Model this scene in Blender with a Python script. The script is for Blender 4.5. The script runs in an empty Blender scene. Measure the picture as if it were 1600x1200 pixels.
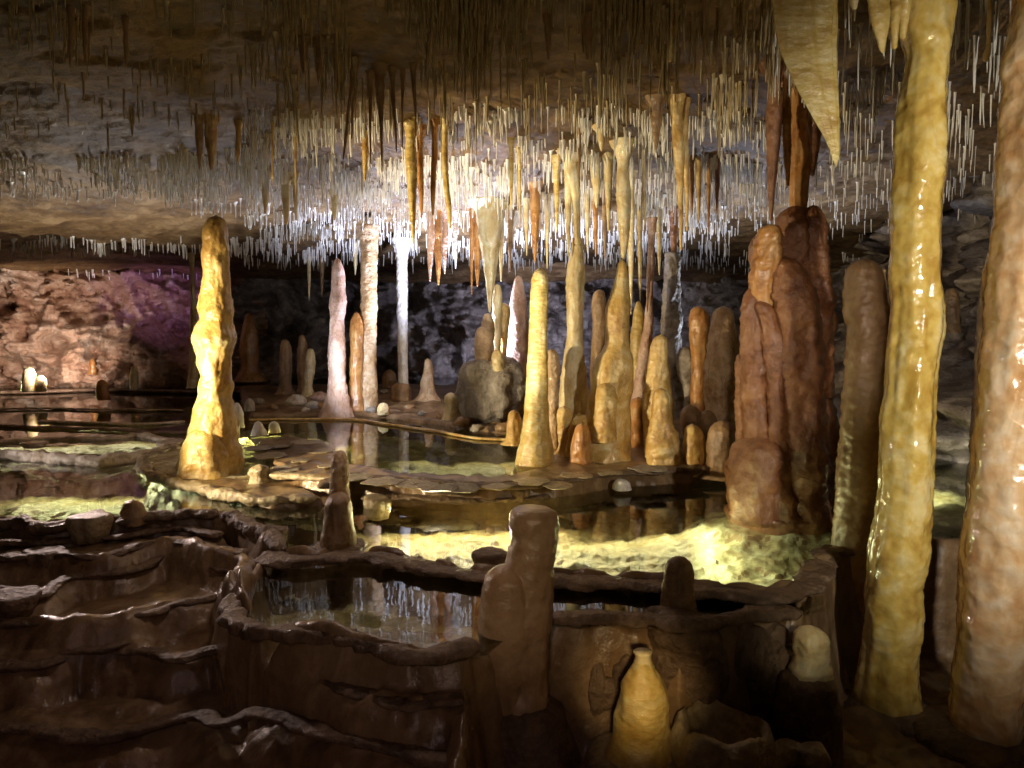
import bpy, math, random
import numpy as np
from mathutils import Vector
random.seed(7); RNG = np.random.default_rng(7)
sc = bpy.context.scene
COL = sc.collection
# ------------------------------------------------------------------ camera
F = 1150.0; PITCH = math.atan(95/1150.0); CP, SP = math.cos(PITCH), math.sin(PITCH)
cam_d = bpy.data.cameras.new('camera'); cam = bpy.data.objects.new('camera', cam_d); COL.objects.link(cam)
cam_d.sensor_width = 36; cam_d.lens = 36*F/1600; cam_d.clip_start = .02; cam_d.clip_end = 200
cam.rotation_euler = (math.pi/2-PITCH, 0, 0); sc.camera = cam

def ray(px, py):
    xc = (np.asarray(px, float)-800)/F; yc = -(np.asarray(py, float)-600)/F
    return xc, CP+yc*SP, -SP+yc*CP
def P(px, py, Y):
    x, y, z = ray(px, py); t = Y/y
    return np.array([x*t, y*t, z*t])
def G(px, py, zl):
    x, y, z = ray(px, py); t = zl/np.minimum(z, -1e-3)
    return np.stack([x*t, y*t], -1)
# ------------------------------------------------------------------ noise
def _h(ix, iy, iz):
    h = (ix*374761393 + iy*668265263 + iz*1274126177).astype(np.int64) & 0xffffffff
    h = ((h ^ (h >> 13))*1274126177) & 0xffffffff
    return h ^ (h >> 15)
def noise(p):
    """gradient noise, about -1..1"""
    p = np.asarray(p, float); i = np.floor(p).astype(np.int64); g = p-i
    f = g*g*g*(g*(g*6-15)+10); r = 0
    for a in (0, 1):
        wa = f[..., 0] if a else 1-f[..., 0]
        for b in (0, 1):
            wb = f[..., 1] if b else 1-f[..., 1]
            for c in (0, 1):
                wc = f[..., 2] if c else 1-f[..., 2]
                h = _h(i[..., 0]+a, i[..., 1]+b, i[..., 2]+c)
                gx = ((h >> 4) & 63)/31.5-1; gy = ((h >> 10) & 63)/31.5-1; gz = ((h >> 16) & 63)/31.5-1
                r = r+wa*wb*wc*(gx*(g[..., 0]-a)+gy*(g[..., 1]-b)+gz*(g[..., 2]-c))
    return r*1.7
def fbm(p, o=4, g=.5):
    r = 0; a = 1; p = np.asarray(p, float)
    for k in range(o):
        r = r+a*noise(p); p = p*2.03+17.3; a *= g
    return r
def ridge(p, o=4):
    r = 0; a = 1; p = np.asarray(p, float)
    for k in range(o):
        r = r+a*(1-np.abs(noise(p))*2); p = p*2.05+9.1; a *= .5
    return r
def v3(x, y, z): return np.stack(np.broadcast_arrays(x, y, z), -1)
def sm(a, b, x):
    t = np.clip((x-a)/(b-a), 0, 1); return t*t*(3-2*t)
def smooth_poly(pts, n):
    """Catmull-Rom resample of a polyline to n points"""
    p = np.asarray(pts, float); d = np.r_[0, np.cumsum(np.linalg.norm(np.diff(p, axis=0), axis=1))]
    t = np.linspace(0, d[-1], n); k = np.clip(np.searchsorted(d, t, 'right')-1, 0, len(p)-2)
    q = np.vstack([2*p[0]-p[1], p, 2*p[-1]-p[-2]])
    s = ((t-d[k])/(d[k+1]-d[k]))[:, None]
    a, b, c, e = q[k], q[k+1], q[k+2], q[k+3]
    return .5*(2*b+(c-a)*s+(2*a-5*b+4*c-e)*s**2+(3*b-a-3*c+e)*s**3)
# ------------------------------------------------------------------ mesh / tag helpers
def mk(name, V, Fc, mat, parent=None, loc=(0, 0, 0)):
    me = bpy.data.meshes.new(name); me.from_pydata(np.asarray(V).tolist(), [], Fc if isinstance(Fc, list) else Fc.tolist())
    me.polygons.foreach_set('use_smooth', [True]*len(me.polygons)); me.update()
    if mat: me.materials.append(mat)
    o = bpy.data.objects.new(name, me); COL.objects.link(o); o.location = loc
    if parent: o.parent = parent
    return o
def tag(o, label=None, cat=None, group=None, kind=None):
    for k, v in (('label', label), ('category', cat), ('group', group), ('kind', kind)):
        if v: o[k] = v
    return o
def empty(name, loc):
    o = bpy.data.objects.new(name, None); COL.objects.link(o); o.location = loc; o.empty_display_size = .05
    return o
def grid_faces(nr, nc, wrap=False):
    r, c = np.meshgrid(np.arange(nr-1), np.arange(nc if wrap else nc-1), indexing='ij')
    c2 = (c+1) % nc
    return np.stack([r*nc+c, r*nc+c2, (r+1)*nc+c2, (r+1)*nc+c], -1).reshape(-1, 4)
# ------------------------------------------------------------------ materials
def nodes(name):
    m = bpy.data.materials.new(name); m.use_nodes = True; nt = m.node_tree; nt.nodes.clear()
    return m, nt
def N(nt, t, **kw):
    n = nt.nodes.new(t)
    for k, v in kw.items():
        if k.startswith('i_'): n.inputs[k[2:].replace('_', ' ')].default_value = v
        else: setattr(n, k, v)
    return n
def rock(name, cols, scale=5, rough=(.25, .55), bump=.5, bdist=.01, sss=0, coat=.3, zs=1.0, fine=9, warp=.6, stain=.6, crough=.12, det=5.0):
    """layered wet calcite: three colours mixed by noise, fine grain bump, optional translucency"""
    m, nt = nodes(name); L = nt.links.new
    tc = N(nt, 'ShaderNodeTexCoord'); mp = N(nt, 'ShaderNodeMapping'); mp.inputs['Scale'].default_value = (1, 1, zs)
    L(tc.outputs['Object'], mp.inputs['Vector'])
    n1 = N(nt, 'ShaderNodeTexNoise', i_Scale=scale, i_Detail=4.0, i_Roughness=.6, i_Distortion=warp)
    n2 = N(nt, 'ShaderNodeTexNoise', i_Scale=scale*fine, i_Detail=det, i_Roughness=.72 if det > 3 else .5)
    n3 = N(nt, 'ShaderNodeTexVoronoi', i_Scale=scale*fine*.55); n3.feature = 'F1'
    for n in (n1, n2, n3): L(mp.outputs[0], n.inputs['Vector'])
    cr = N(nt, 'ShaderNodeValToRGB'); e = cr.color_ramp.elements
    e[0].position = .33; e[0].color = (*cols[0], 1); e[1].position = .68; e[1].color = (*cols[2], 1)
    k = e.new(.5); k.color = (*cols[1], 1)
    ad = N(nt, 'ShaderNodeMath', operation='MULTIPLY_ADD'); ad.inputs[1].default_value = .4; L(n2.outputs[0], ad.inputs[0])
    sb = N(nt, 'ShaderNodeMath', operation='SUBTRACT'); sb.inputs[1].default_value = .2
    L(n1.outputs[0], sb.inputs[0]); L(sb.outputs[0], ad.inputs[2]); L(ad.outputs[0], cr.inputs[0])
    # iron and clay stains running down the stone
    m2 = N(nt, 'ShaderNodeMapping'); m2.inputs['Scale'].default_value = (1, 1, .3); L(tc.outputs['Object'], m2.inputs['Vector'])
    n4 = N(nt, 'ShaderNodeTexNoise', i_Scale=scale*1.7, i_Detail=4.0, i_Roughness=.6, i_Distortion=.8); L(m2.outputs[0], n4.inputs['Vector'])
    r4 = N(nt, 'ShaderNodeMapRange'); r4.inputs[1].default_value = .50; r4.inputs[2].default_value = .68; r4.inputs[4].default_value = stain
    L(n4.outputs[0], r4.inputs[0])
    mxs = N(nt, 'ShaderNodeMix', data_type='RGBA'); L(r4.outputs[0], mxs.inputs[0]); L(cr.outputs[0], mxs.inputs[6])
    mxs.inputs[7].default_value = (cols[0][0]*.62, cols[0][1]*.5, cols[0][2]*.4, 1)
    b = N(nt, 'ShaderNodeBsdfPrincipled'); L(mxs.outputs[2], b.inputs['Base Color'])
    mr = N(nt, 'ShaderNodeMapRange'); mr.inputs[3].default_value = rough[0]; mr.inputs[4].default_value = rough[1]
    L(n1.outputs[0], mr.inputs[0]); L(mr.outputs[0], b.inputs['Roughness'])
    b.inputs['Coat Weight'].default_value = coat; b.inputs['Coat Roughness'].default_value = crough
    if sss:
        b.inputs['Subsurface Weight'].default_value = sss; b.inputs['Subsurface Radius'].default_value = (1, .55, .2)
        b.inputs['Subsurface Scale'].default_value = .03
    hm = N(nt, 'ShaderNodeMath', operation='ADD'); L(n2.outputs[0], hm.inputs[0]); L(n3.outputs[0], hm.inputs[1])
    bp = N(nt, 'ShaderNodeBump', i_Strength=bump, i_Distance=bdist); L(hm.outputs[0], bp.inputs['Height'])
    L(bp.outputs[0], b.inputs['Normal']); L(bp.outputs[0], b.inputs['Coat Normal'])
    o = N(nt, 'ShaderNodeOutputMaterial'); L(b.outputs[0], o.inputs[0])
    return m
def water(name, tint, rough=.0):
    m, nt = nodes(name); L = nt.links.new
    tr = N(nt, 'ShaderNodeBsdfTransparent'); tr.inputs[0].default_value = (*tint, 1)
    gl = N(nt, 'ShaderNodeBsdfGlossy'); gl.inputs['Roughness'].default_value = rough
    tc = N(nt, 'ShaderNodeTexCoord'); nz = N(nt, 'ShaderNodeTexNoise', i_Scale=7.0, i_Detail=2.0); L(tc.outputs['Object'], nz.inputs['Vector'])
    bp = N(nt, 'ShaderNodeBump', i_Strength=.06, i_Distance=.01); L(nz.outputs[0], bp.inputs['Height']); L(bp.outputs[0], gl.inputs['Normal'])
    fr = N(nt, 'ShaderNodeFresnel', i_IOR=1.6); mx = N(nt, 'ShaderNodeMixShader')
    L(fr.outputs[0], mx.inputs[0]); L(tr.outputs[0], mx.inputs[1]); L(gl.outputs[0], mx.inputs[2])
    o = N(nt, 'ShaderNodeOutputMaterial'); L(mx.outputs[0], o.inputs[0])
    return m
M = dict(
 honey=rock('honey_calcite', [(.46, .26, .07), (.68, .46, .15), (.82, .68, .36)], 7, (.2, .45), .5, .008, .2, .5),
 yellow=rock('yellow_calcite', [(.50, .32, .08), (.69, .51, .16), (.82, .70, .38)], 5, (.18, .45), .5, .008, .3, .6, zs=2),
 gold=rock('wet_gold_calcite', [(.50, .31, .06), (.69, .50, .13), (.80, .67, .32)], 6, (.15, .35), .55, .012, .25, 1, zs=1.0, fine=4, stain=.35, crough=.05, det=1.5),
 cream=rock('cream_calcite', [(.60, .45, .20), (.76, .64, .36), (.85, .80, .60)], 8, (.25, .5), .4, .006, .3, .4),
 white=rock('white_calcite', [(.60, .56, .50), (.76, .74, .70), (.86, .85, .83)], 9, (.25, .5), .4, .006, .2, .3),
 orange=rock('orange_calcite', [(.32, .13, .03), (.52, .25, .07), (.62, .38, .16)], 8, (.2, .45), .4, .006, .2, .5),
 tan=rock('tan_calcite', [(.42, .26, .12), (.60, .42, .24), (.75, .60, .42)], 9, (.22, .5), .6, .008, .2, .5),
 pink=rock('pink_calcite', [(.50, .30, .20), (.68, .46, .36), (.78, .62, .54)], 9, (.3, .55), .6, .008, .2, .3),
 brown=rock('brown_flowstone', [(.15, .055, .022), (.27, .115, .048), (.37, .185, .085)], 6, (.2, .45), .7, .01, .1, .5, fine=7),
 rose=rock('rose_calcite', [(.60, .33, .14), (.74, .50, .27), (.84, .68, .48)], 6, (.12, .35), .55, .012, .15, 1, zs=1.0, fine=4, stain=.4, crough=.05, det=1.5),
 sand=rock('sand_calcite', [(.33, .20, .10), (.46, .31, .175), (.57, .42, .26)], 5, (.2, .5), .5, .006, .15, .5),
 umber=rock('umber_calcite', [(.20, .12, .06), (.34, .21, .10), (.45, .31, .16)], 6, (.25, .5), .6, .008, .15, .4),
 grey=rock('grey_limestone', [(.22, .19, .16), (.36, .32, .27), (.50, .46, .40)], 6, (.45, .8), .8, .012, 0, .1),
 pedestal=rock('dark_rimstone', [(.10, .062, .036), (.18, .115, .07), (.28, .19, .12)], 7, (.35, .7), .9, .010, 0, .2),
 rim=rock('rimstone', [(.26, .20, .12), (.42, .34, .21), (.55, .47, .31)], 8, (.22, .55), .7, .008, 0, .45),
 pale_rim=rock('pale_rimstone', [(.48, .38, .28), (.66, .55, .45), (.78, .70, .62)], 7, (.3, .6), .6, .008, 0, .3),
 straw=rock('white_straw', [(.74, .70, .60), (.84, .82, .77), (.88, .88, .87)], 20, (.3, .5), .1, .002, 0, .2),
 straw_shaded=rock('shaded_straw', [(.34, .25, .12), (.48, .38, .20), (.58, .50, .32)], 20, (.3, .5), .1, .002, 0, .2),  # dim light on the near ceiling put into a duller straw colour
)
W_MAT = water('pool_water', (.86, .92, .74), .015)
# ------------------------------------------------------------------ cave floor (one sheet, pools and terraces modelled in)
def sdist(X, Y, poly):
    """signed distance to a polygon, positive inside"""
    d = np.full(X.shape, 1e9); ins = np.zeros(X.shape, bool)
    n = len(poly)
    for i in range(n):
        ax, ay = poly[i]; bx, by = poly[(i+1) % n]; ex, ey = bx-ax, by-ay
        wx, wy = X-ax, Y-ay; t = np.clip((wx*ex+wy*ey)/(ex*ex+ey*ey+1e-12), 0, 1)
        d = np.minimum(d, (wx-ex*t)**2+(wy-ey*t)**2)
        c = ((ay <= Y) != (by <= Y)); s = np.where(c, (Y-ay)/np.where(abs(ey) < 1e-12, 1e-12, ey), 0)
        ins ^= c & (X < ax+s*ex)
    d = np.sqrt(d); return np.where(ins, d, -d)
def GP(pts, z, n=None):
    zz = np.array([p[2] if len(p) > 2 else z for p in pts]); q = np.array([p[:2] for p in pts], float); return G(q[:, 0], q[:, 1], zz)
EA = [(-600,815),(0,814),(60,826),(110,822),(160,812),(240,810),(300,803),(350,803),(390,822),(425,858),(500,862),(560,858),(640,872),(700,884),(760,890),(870,896),(1000,902),(1100,916),(1200,922),(1258,910),(1290,862),(1420,848),(1900,848)]
EM = [(-600,728),(0,718),(150,722),(225,712),(230,733),(290,752),(350,768),(420,780),(500,782),(525,765),(545,750),(640,756),(760,763),(870,757),(960,743),(1050,737),(1140,732),(1200,728),(1300,716),(1900,690)]
CLOSE = [(1900,1500),(-600,1500)]
LB = lambda x: [(x, 1000), (x-8, 1500), (-600, 1500)]
LAYERS = [  # polygon px, unproject level, target level, edge width, lip height, lip width, noise amp
 ([(370,606),(450,603),(560,600),(700,602),(860,602),(1000,612),(1150,630),(1150,712),(900,708),(850,684),(690,662),(560,646),(390,648)], -.83, -.818, .08, 0, .1, .012),
 ([(388,690),(450,680),(520,690),(540,720),(640,737),(740,742),(800,742),(850,728),(870,690),(1000,680),(1140,690),(1150,730),(1050,738),(960,744),(870,758),(760,763),(640,757),(540,750),(430,738),(385,720)], -.84, -.838, .04, .0, .03, .008),
 (EM+CLOSE, -.86, -1.08, .04, 0, .03, .012),
 ([(225,708),(290,685),(390,680),(430,735),(510,778),(420,783),(340,766),(260,744),(228,730)], -.89, -.895, .04, 0, .03, .006),
 (EA+CLOSE, -.922, -1.10, .04, .17, .045, .01),
 ([(-600,895),(300,895),(395,885),(372,925),(362,950),(385,985),(470,988),(560,1003),(640,1020),(750,1010),(800,985),(860,968),(1000,966),(1060,982),(1160,962),(1252,955),(1284,910),(1300,874),(1420,860),(1900,860)]+CLOSE, -.945, -1.075, .05, .18, .04, .01),
 ([(742,1018),(790,993),(860,975),(1000,973),(1060,989),(1160,969),(1256,962),(1292,915),(1308,882),(1420,868),(1900,868),(1900,1500),(720,1500)], -.965, -1.39, .10, 0, .04, .02),
 ([(-600,826),(0,826),(60,838),(110,834),(160,824),(240,822),(300,815),(345,816),(380,834),(412,868),(385,890),(362,925),(352,950)]+LB(352), -.94, -1.0, .03, 0, .03, .006),
 ([(-600,872),(0,872),(85,866),(160,870),(215,852),(270,843),(330,860),(392,868),(375,895),(355,935)]+LB(350), -.985, -1.06, .055, .02, .036, .005),
 ([(-600,925),(0,922),(60,930),(110,903),(200,892),(260,868),(300,873),(365,897),(358,915),(350,940)]+LB(350), -1.045, -1.125, .06, .022, .04, .005),
 ([(-600,972),(0,973),(120,977),(240,957),(270,947),(350,930),(350,950)]+LB(348), -1.105, -1.19, .06, .022, .042, .005),
 ([(-600,1003),(0,1005),(80,1010),(130,1017),(200,1002),(250,978),(300,975),(345,985)]+LB(345), -1.175, -1.225, .07, .02, .045, .006),
 ([(-600,1040),(0,1040),(60,1040),(130,1020),(190,1016),(275,1028),(330,1016),(370,1013,-1.17),(420,1040,-1.13),(480,1046,-1.09),(520,1066,-1.075),(590,1090,-1.065),(640,1100,-1.06),(690,1092,-1.06),(735,1100,-1.06),(742,1120,-1.06),(735,1500,-1.06),(-600,1500)], -1.205, (-.40,-1.33,-.25,-1.175), .08, .022, .05, .008),
 ([(-600,1085),(0,1092),(90,1104),(180,1098),(260,1082),(330,1080),(400,1092,-1.24),(440,1110,-1.19),(400,1150,-1.25),(330,1500),(-600,1500)], -1.29, -1.345, .07, .02, .045, .008),
 ([(-600,1135),(0,1136),(100,1148),(200,1146),(300,1116,-1.29),(350,1130,-1.24),(420,1118,-1.19),(500,1142,-1.165),(600,1166,-1.16),(730,1194,-1.16),(730,1500,-1.16),(-600,1500)], -1.325, (-.40,-1.43,-.25,-1.26), .09, .022, .05, .008),
]
def floor_z(X, Y):
    X = np.asarray(X, float); Y = np.asarray(Y, float); O = np.zeros_like(X)
    wx = .03*fbm(v3(X*3, Y*3, O), 2)+.007*noise(v3(X*19, Y*19, O+3)); wy = .022*fbm(v3(X*3, Y*3, O+40), 2)+.007*noise(v3(X*19, Y*19, O+43))
    n1 = fbm(v3(X*3, Y*3, O+5), 4); n2 = fbm(v3(X*9, Y*9, O+8), 3)
    z = -1.0+.03*n1
    for poly, zu, tgt, w, lip, lw, na in LAYERS:
        pp = GP(poly, zu); s = np.minimum(1, np.hypot(X, Y)/3)
        d = sdist(X+wx*s, Y+wy*s, pp)
        t = np.clip(d/w, 0, 1); k = 1-np.sqrt(np.maximum(0, 1-t*t))
        if isinstance(tgt, tuple): tgt = np.interp(X/np.maximum(Y, .5), (tgt[0], tgt[2]), (tgt[1], tgt[3]))
        if lip == 0: k = sm(-w*.4, w*.6, d)
        z = z*(1-k)+(tgt+na*n2+na*.6*n1)*k
        if lip: z0 = z
        if lip: z = z+lip*np.exp(-((d+lw*.6)/lw)**2)*(1+.3*noise(v3(X*9, Y*9, O+77)))
        if lip > .1: z = np.where(z > zu+.01, np.maximum(z0, zu+.01+(z-zu-.01)*.15), z)
    # sloping scaly bed round the brown massif
    z = z+.14*np.exp(-(((X-1.32)/.5)**2+((Y-3.6)/.36)**2))*sm(-.95, -1.05, z)
    bed = (z < -1.0)*(z > -1.12)*(Y > 2.7)
    return z+.003*n2+bed*(.008*ridge(v3(X*6+2*n1, Y*9, O+15), 2)+.006*noise(v3(X*26, Y*34, O+2))-.012)
def warp_grid(us, ds):
    U, D = np.meshgrid(us, ds); W = np.where(D > 1.5, D, 1.5+.25*(np.minimum(D, 1.5)-1.5)*-1*0)
    return U*W, D
us = np.r_[np.linspace(-2.2, -.85, 40)[:-1], np.linspace(-.85, .85, 430), np.linspace(.85, 2.2, 40)[1:]]
ds = np.r_[np.linspace(-3.2, 1.2, 30)[:-1], np.geomspace(1.2, 16.5, 520)]
X, Y = warp_grid(us, ds); Z = floor_z(X.ravel(), Y.ravel()).reshape(X.shape)
def floor_mat():
    m = rock('wet_cave_floor', [(.14, .082, .040), (.245, .155, .080), (.38, .27, .155)], 3.5, (.2, .55), .5, .01, 0, .45, fine=7)
    return m
ff = grid_faces(*X.shape); fl = mk('cave_floor', np.stack([X, Y, Z], -1).reshape(-1, 3), ff, floor_mat())
fl.data.materials.append(rock('pool_bed_calcite', [(.34, .26, .13), (.55, .47, .28), (.74, .68, .50)], 9, (.3, .6), .8, .01, 0, .2, fine=4, stain=.5))
fc = np.stack([X, Y, Z], -1).reshape(-1, 3)[ff].mean(1)      # beds of the upper pools are coated with pale calcite
fn = np.array([abs(p.normal.z) for p in fl.data.polygons])
fl.data.polygons.foreach_set('material_index', ((fc[:, 1] > 2.55) & (fc[:, 2] < np.where(fc[:, 1] > 4.2, -.86, -.97)) & (fn > .75) & (fc[:, 2] > -1.13) & ((fc[:, 0] > -1.0) | (fc[:, 1] > 3.42))).astype(np.int32).tolist())
tag(fl, 'dark wet rock floor of terraces and pool beds', None, None, 'structure')
def fz(x, y): return float(floor_z(np.array([x]), np.array([y]))[0])
# pools: one flat sheet of water for each level
def sheet(name, pts, z, label):
    q = np.asarray(pts); a = np.sum(q[:, 0]*np.roll(q[:, 1], -1)-np.roll(q[:, 0], -1)*q[:, 1])
    pts = q if a > 0 else q[::-1]          # faces up, so that the Fresnel term sees air above
    o = mk(name, [(*p, z) for p in pts], [list(range(len(pts)))], W_MAT); tag(o, label, None, None, 'structure'); return o
sheet('water', np.vstack([GP([(425,880),(560,882),(700,902),(870,912),(1000,918),(1100,930),(1200,938),(1285,930),(1290,955),(1160,972),(1060,992),(1000,976),(860,978),(800,995),(750,1020),(640,1030),(560,1013),(470,998),(385,994),(362,950),(372,925)], -.957)]), -.957, 'small still foreground pool mirroring the ceiling')
sheet('water', np.vstack([GP([(x, y-10) for x, y in EM], -.91), GP([(x, y+3) for x, y in EA[::-1]], -.935)]), -.932, 'clear main pool lit from under water')
sheet('water', GP([(385,640),(560,636),(700,650),(830,675),(900,690),(905,715),(860,745),(640,752),(430,742),(380,720)], -.852), -.852, 'middle pool mirroring the pink columns')
sheet('water', np.vstack([GP([(-700,700),(0,698),(285,692),(392,655),(392,612)], -.885), GP([(200,609),(-900,609)], -.885)]), -.885, 'shallow terrace pools on the left')
sheet('water', np.vstack([GP([(-1100,606),(300,606),(470,622),(700,632),(900,632),(1200,645),(2100,650)], -.838), [(14, 16), (-14, 16)]]), -.838, 'dark back pool below the cave wall')

# ------------------------------------------------------------------ cave ceiling (sagging lips of layered rock)
def lip(pts, z, shift=0):
    q = np.array(pts, float); x, y, zz = ray(q[:, 0], q[:, 1]); t = z/zz; return (x/y), y*t+shift
UA, DA = lip([(-500,225),(0,255),(100,268),(200,288),(300,308),(400,320),(500,330),(600,335),(700,332),(800,330),(900,335),(1000,338),(1100,346),(1200,352),(1300,362),(1600,372),(1900,378)], .95)
U0, D0 = lip([(-500,60),(0,120),(200,150),(380,165),(500,180),(700,192),(830,200),(1000,215),(1200,230),(1600,250),(1900,260)], 1.16)
UB, DB = lip([(-500,360),(0,364),(150,378),(300,384),(500,397),(700,408),(900,414),(1100,414),(1300,418),(1600,420),(1900,420)], .78)
UC, DC = lip([(-500,425),(0,430),(100,436),(200,442),(300,446),(400,436),(600,440),(1900,440)], .64)
def ceil_z(X, Y, fine=True):
    X = np.asarray(X, float); Y = np.asarray(Y, float)
    O = np.zeros_like(X); nw = fbm(v3(X*1.1, Y*1.1, O+20), 3)
    u = X/np.maximum(Y, 1.5); Yw = Y+.22*nw
    d0 = np.interp(u, U0, D0); a = np.interp(u, UA, DA); b = np.maximum(np.interp(u, UB, DB), a+.7); c = np.maximum(np.interp(u, UC, DC), b+.9)
    ks = [(-4+0*d0, 1.42), (1.5+0*d0, 1.36), (d0, 1.10), (d0+.12, 1.15), (a, .95), (a+.22, 1.09), (b, .78), (b+.3, .92), (c, .64), (c+.4, .78), (c+4, .80)]
    z = np.full(X.shape, ks[0][1])
    for (p, zp), (q, zq) in zip(ks[:-1], ks[1:]):
        t = np.clip((Yw-p)/np.maximum(q-p, 1e-3), 0, 1)
        if zq < zp: t = t**.8
        z = z+(zq-zp)*t
    z = z+.05*nw*(.5+.5*sm(2, 5, Y))
    if fine:
        n2 = fbm(v3(X*3.2, Y*7, O+31), 4)
        z = z+.016*n2
        # bedding layers of the limestone
        q = z/.04+.5*noise(v3(X*1.4, Y*2.5, O+60)); fr = q-np.floor(q); z = z+.04*.4*(sm(.35, .65, fr)-fr)
        z = z+.006*ridge(v3(X*10, Y*16, O+12), 3)
    return z
us = np.r_[np.linspace(-2.2, -.85, 40)[:-1], np.linspace(-.85, .85, 420), np.linspace(.85, 2.2, 40)[1:]]
ds = np.r_[np.linspace(-3.2, 1.4, 24)[:-1], np.geomspace(1.4, 16.5, 520)]
X, Y = warp_grid(us, ds); Z = ceil_z(X.ravel(), Y.ravel()).reshape(X.shape)
M['ceil'] = rock('ceiling_limestone', [(.08, .040, .013), (.165, .094, .034), (.30, .195, .09)], 3.2, (.4, .75), .9, .012, 0, .15, fine=8)
tag(mk('ceiling', np.stack([X, Y, Z], -1).reshape(-1, 3), grid_faces(*X.shape)[:, ::-1], M['ceil']), 'low layered rock ceiling of the cave', None, None, 'structure')
def cz(x, y): return float(ceil_z(np.array([float(x)]), np.array([float(y)]))[0])
# ------------------------------------------------------------------ cave wall (closed ring round the chamber)
ring = [(7.2,-2.6),(6.4,2.2),(4.9,4.2),(4.15,5.4),(4.1,6.6),(4.6,8.2),(5.4,10.6),(3.2,11.9),(.6,12.3),(-1.8,12.0),(-3.6,11.6),(-5.2,10.9),(-6.6,10.3),(-8.4,9.8),(-10.2,8.4),(-9.6,5.4),(-7.2,1.5),(-6.8,-2.6),(0,-2.9),(7.2,-2.6)]
rp = smooth_poly(ring, 1500); tan_ = np.gradient(rp, axis=0); nrm = np.stack([-tan_[:, 1], tan_[:, 0]], -1); nrm /= np.linalg.norm(nrm, axis=1)[:, None]
zs = np.linspace(-1.6, 1.8, 190)
PX = rp[None, :, 0]+0*zs[:, None]; PY = rp[None, :, 1]+0*zs[:, None]; PZ = zs[:, None]+0*PX
left = sm(-3.4, -5.0, PX)
big = fbm(v3(PX*.7, PY*.7, PZ*1.0), 3); r1 = ridge(v3(PX*1.7, PY*1.7, PZ*1.7+4), 5); fl1 = noise(v3(PX*6+1.5*big, PY*6, PZ*.9))
dis = .6*big+.30*r1*(1-.3*left)+left*(.10*fl1+.10*np.maximum(0, ridge(v3(PX*5+.8*big, PY*5, PZ*.5), 2)-.4)*sm(-.3, .6, fbm(v3(PX*.9, PY*.9, PZ*.7+3), 2))+.10*ridge(v3(PX*7, PY*7, PZ*7), 3)+.2*ridge(v3(PX*2.4, PY*2.4, PZ*1.0), 3)+.35*fbm(v3(PX*1.5, PY*1.5, PZ*1.8+9), 3))+.35*sm(.2, -1.0, PZ)+.05*fbm(v3(PX*7, PY*7, PZ*7), 3)
right = sm(3.6, 4.2, PX)*(PY > 3)
dis = dis+right*(.9*sm(.4, -.9, PZ)+.1*np.sin(PZ*22+3*big))
V = np.stack([PX+nrm[None, :, 0]*dis, PY+nrm[None, :, 1]*dis, PZ], -1)
def wall_mat():
    m = rock('cave_wall_rock', [(.12, .10, .085), (.26, .22, .19), (.44, .38, .33)], 2.2, (.35, .7), 1.0, .03, 0, .3, fine=9)
    return m
def wall_mat_iron():
    return rock('iron_flowstone', [(.36, .20, .12), (.54, .36, .24), (.70, .58, .46)], 2.6, (.3, .6), 1.0, .025, 0, .4, fine=9)
wl = mk('cave_wall', V.reshape(-1, 3), grid_faces(len(zs), len(rp)), wall_mat())
wl.data.materials.append(wall_mat_iron())
fcx = np.array([p.center[:] for p in wl.data.polygons]); nn = noise(fcx*2.2)
wl.data.polygons.foreach_set('material_index', ((fcx[:, 0]+.6*nn < -3.9)).astype(np.int32).tolist())
tag(wl, 'rough rock wall at the back of the cave', None, None, 'structure')
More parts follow.
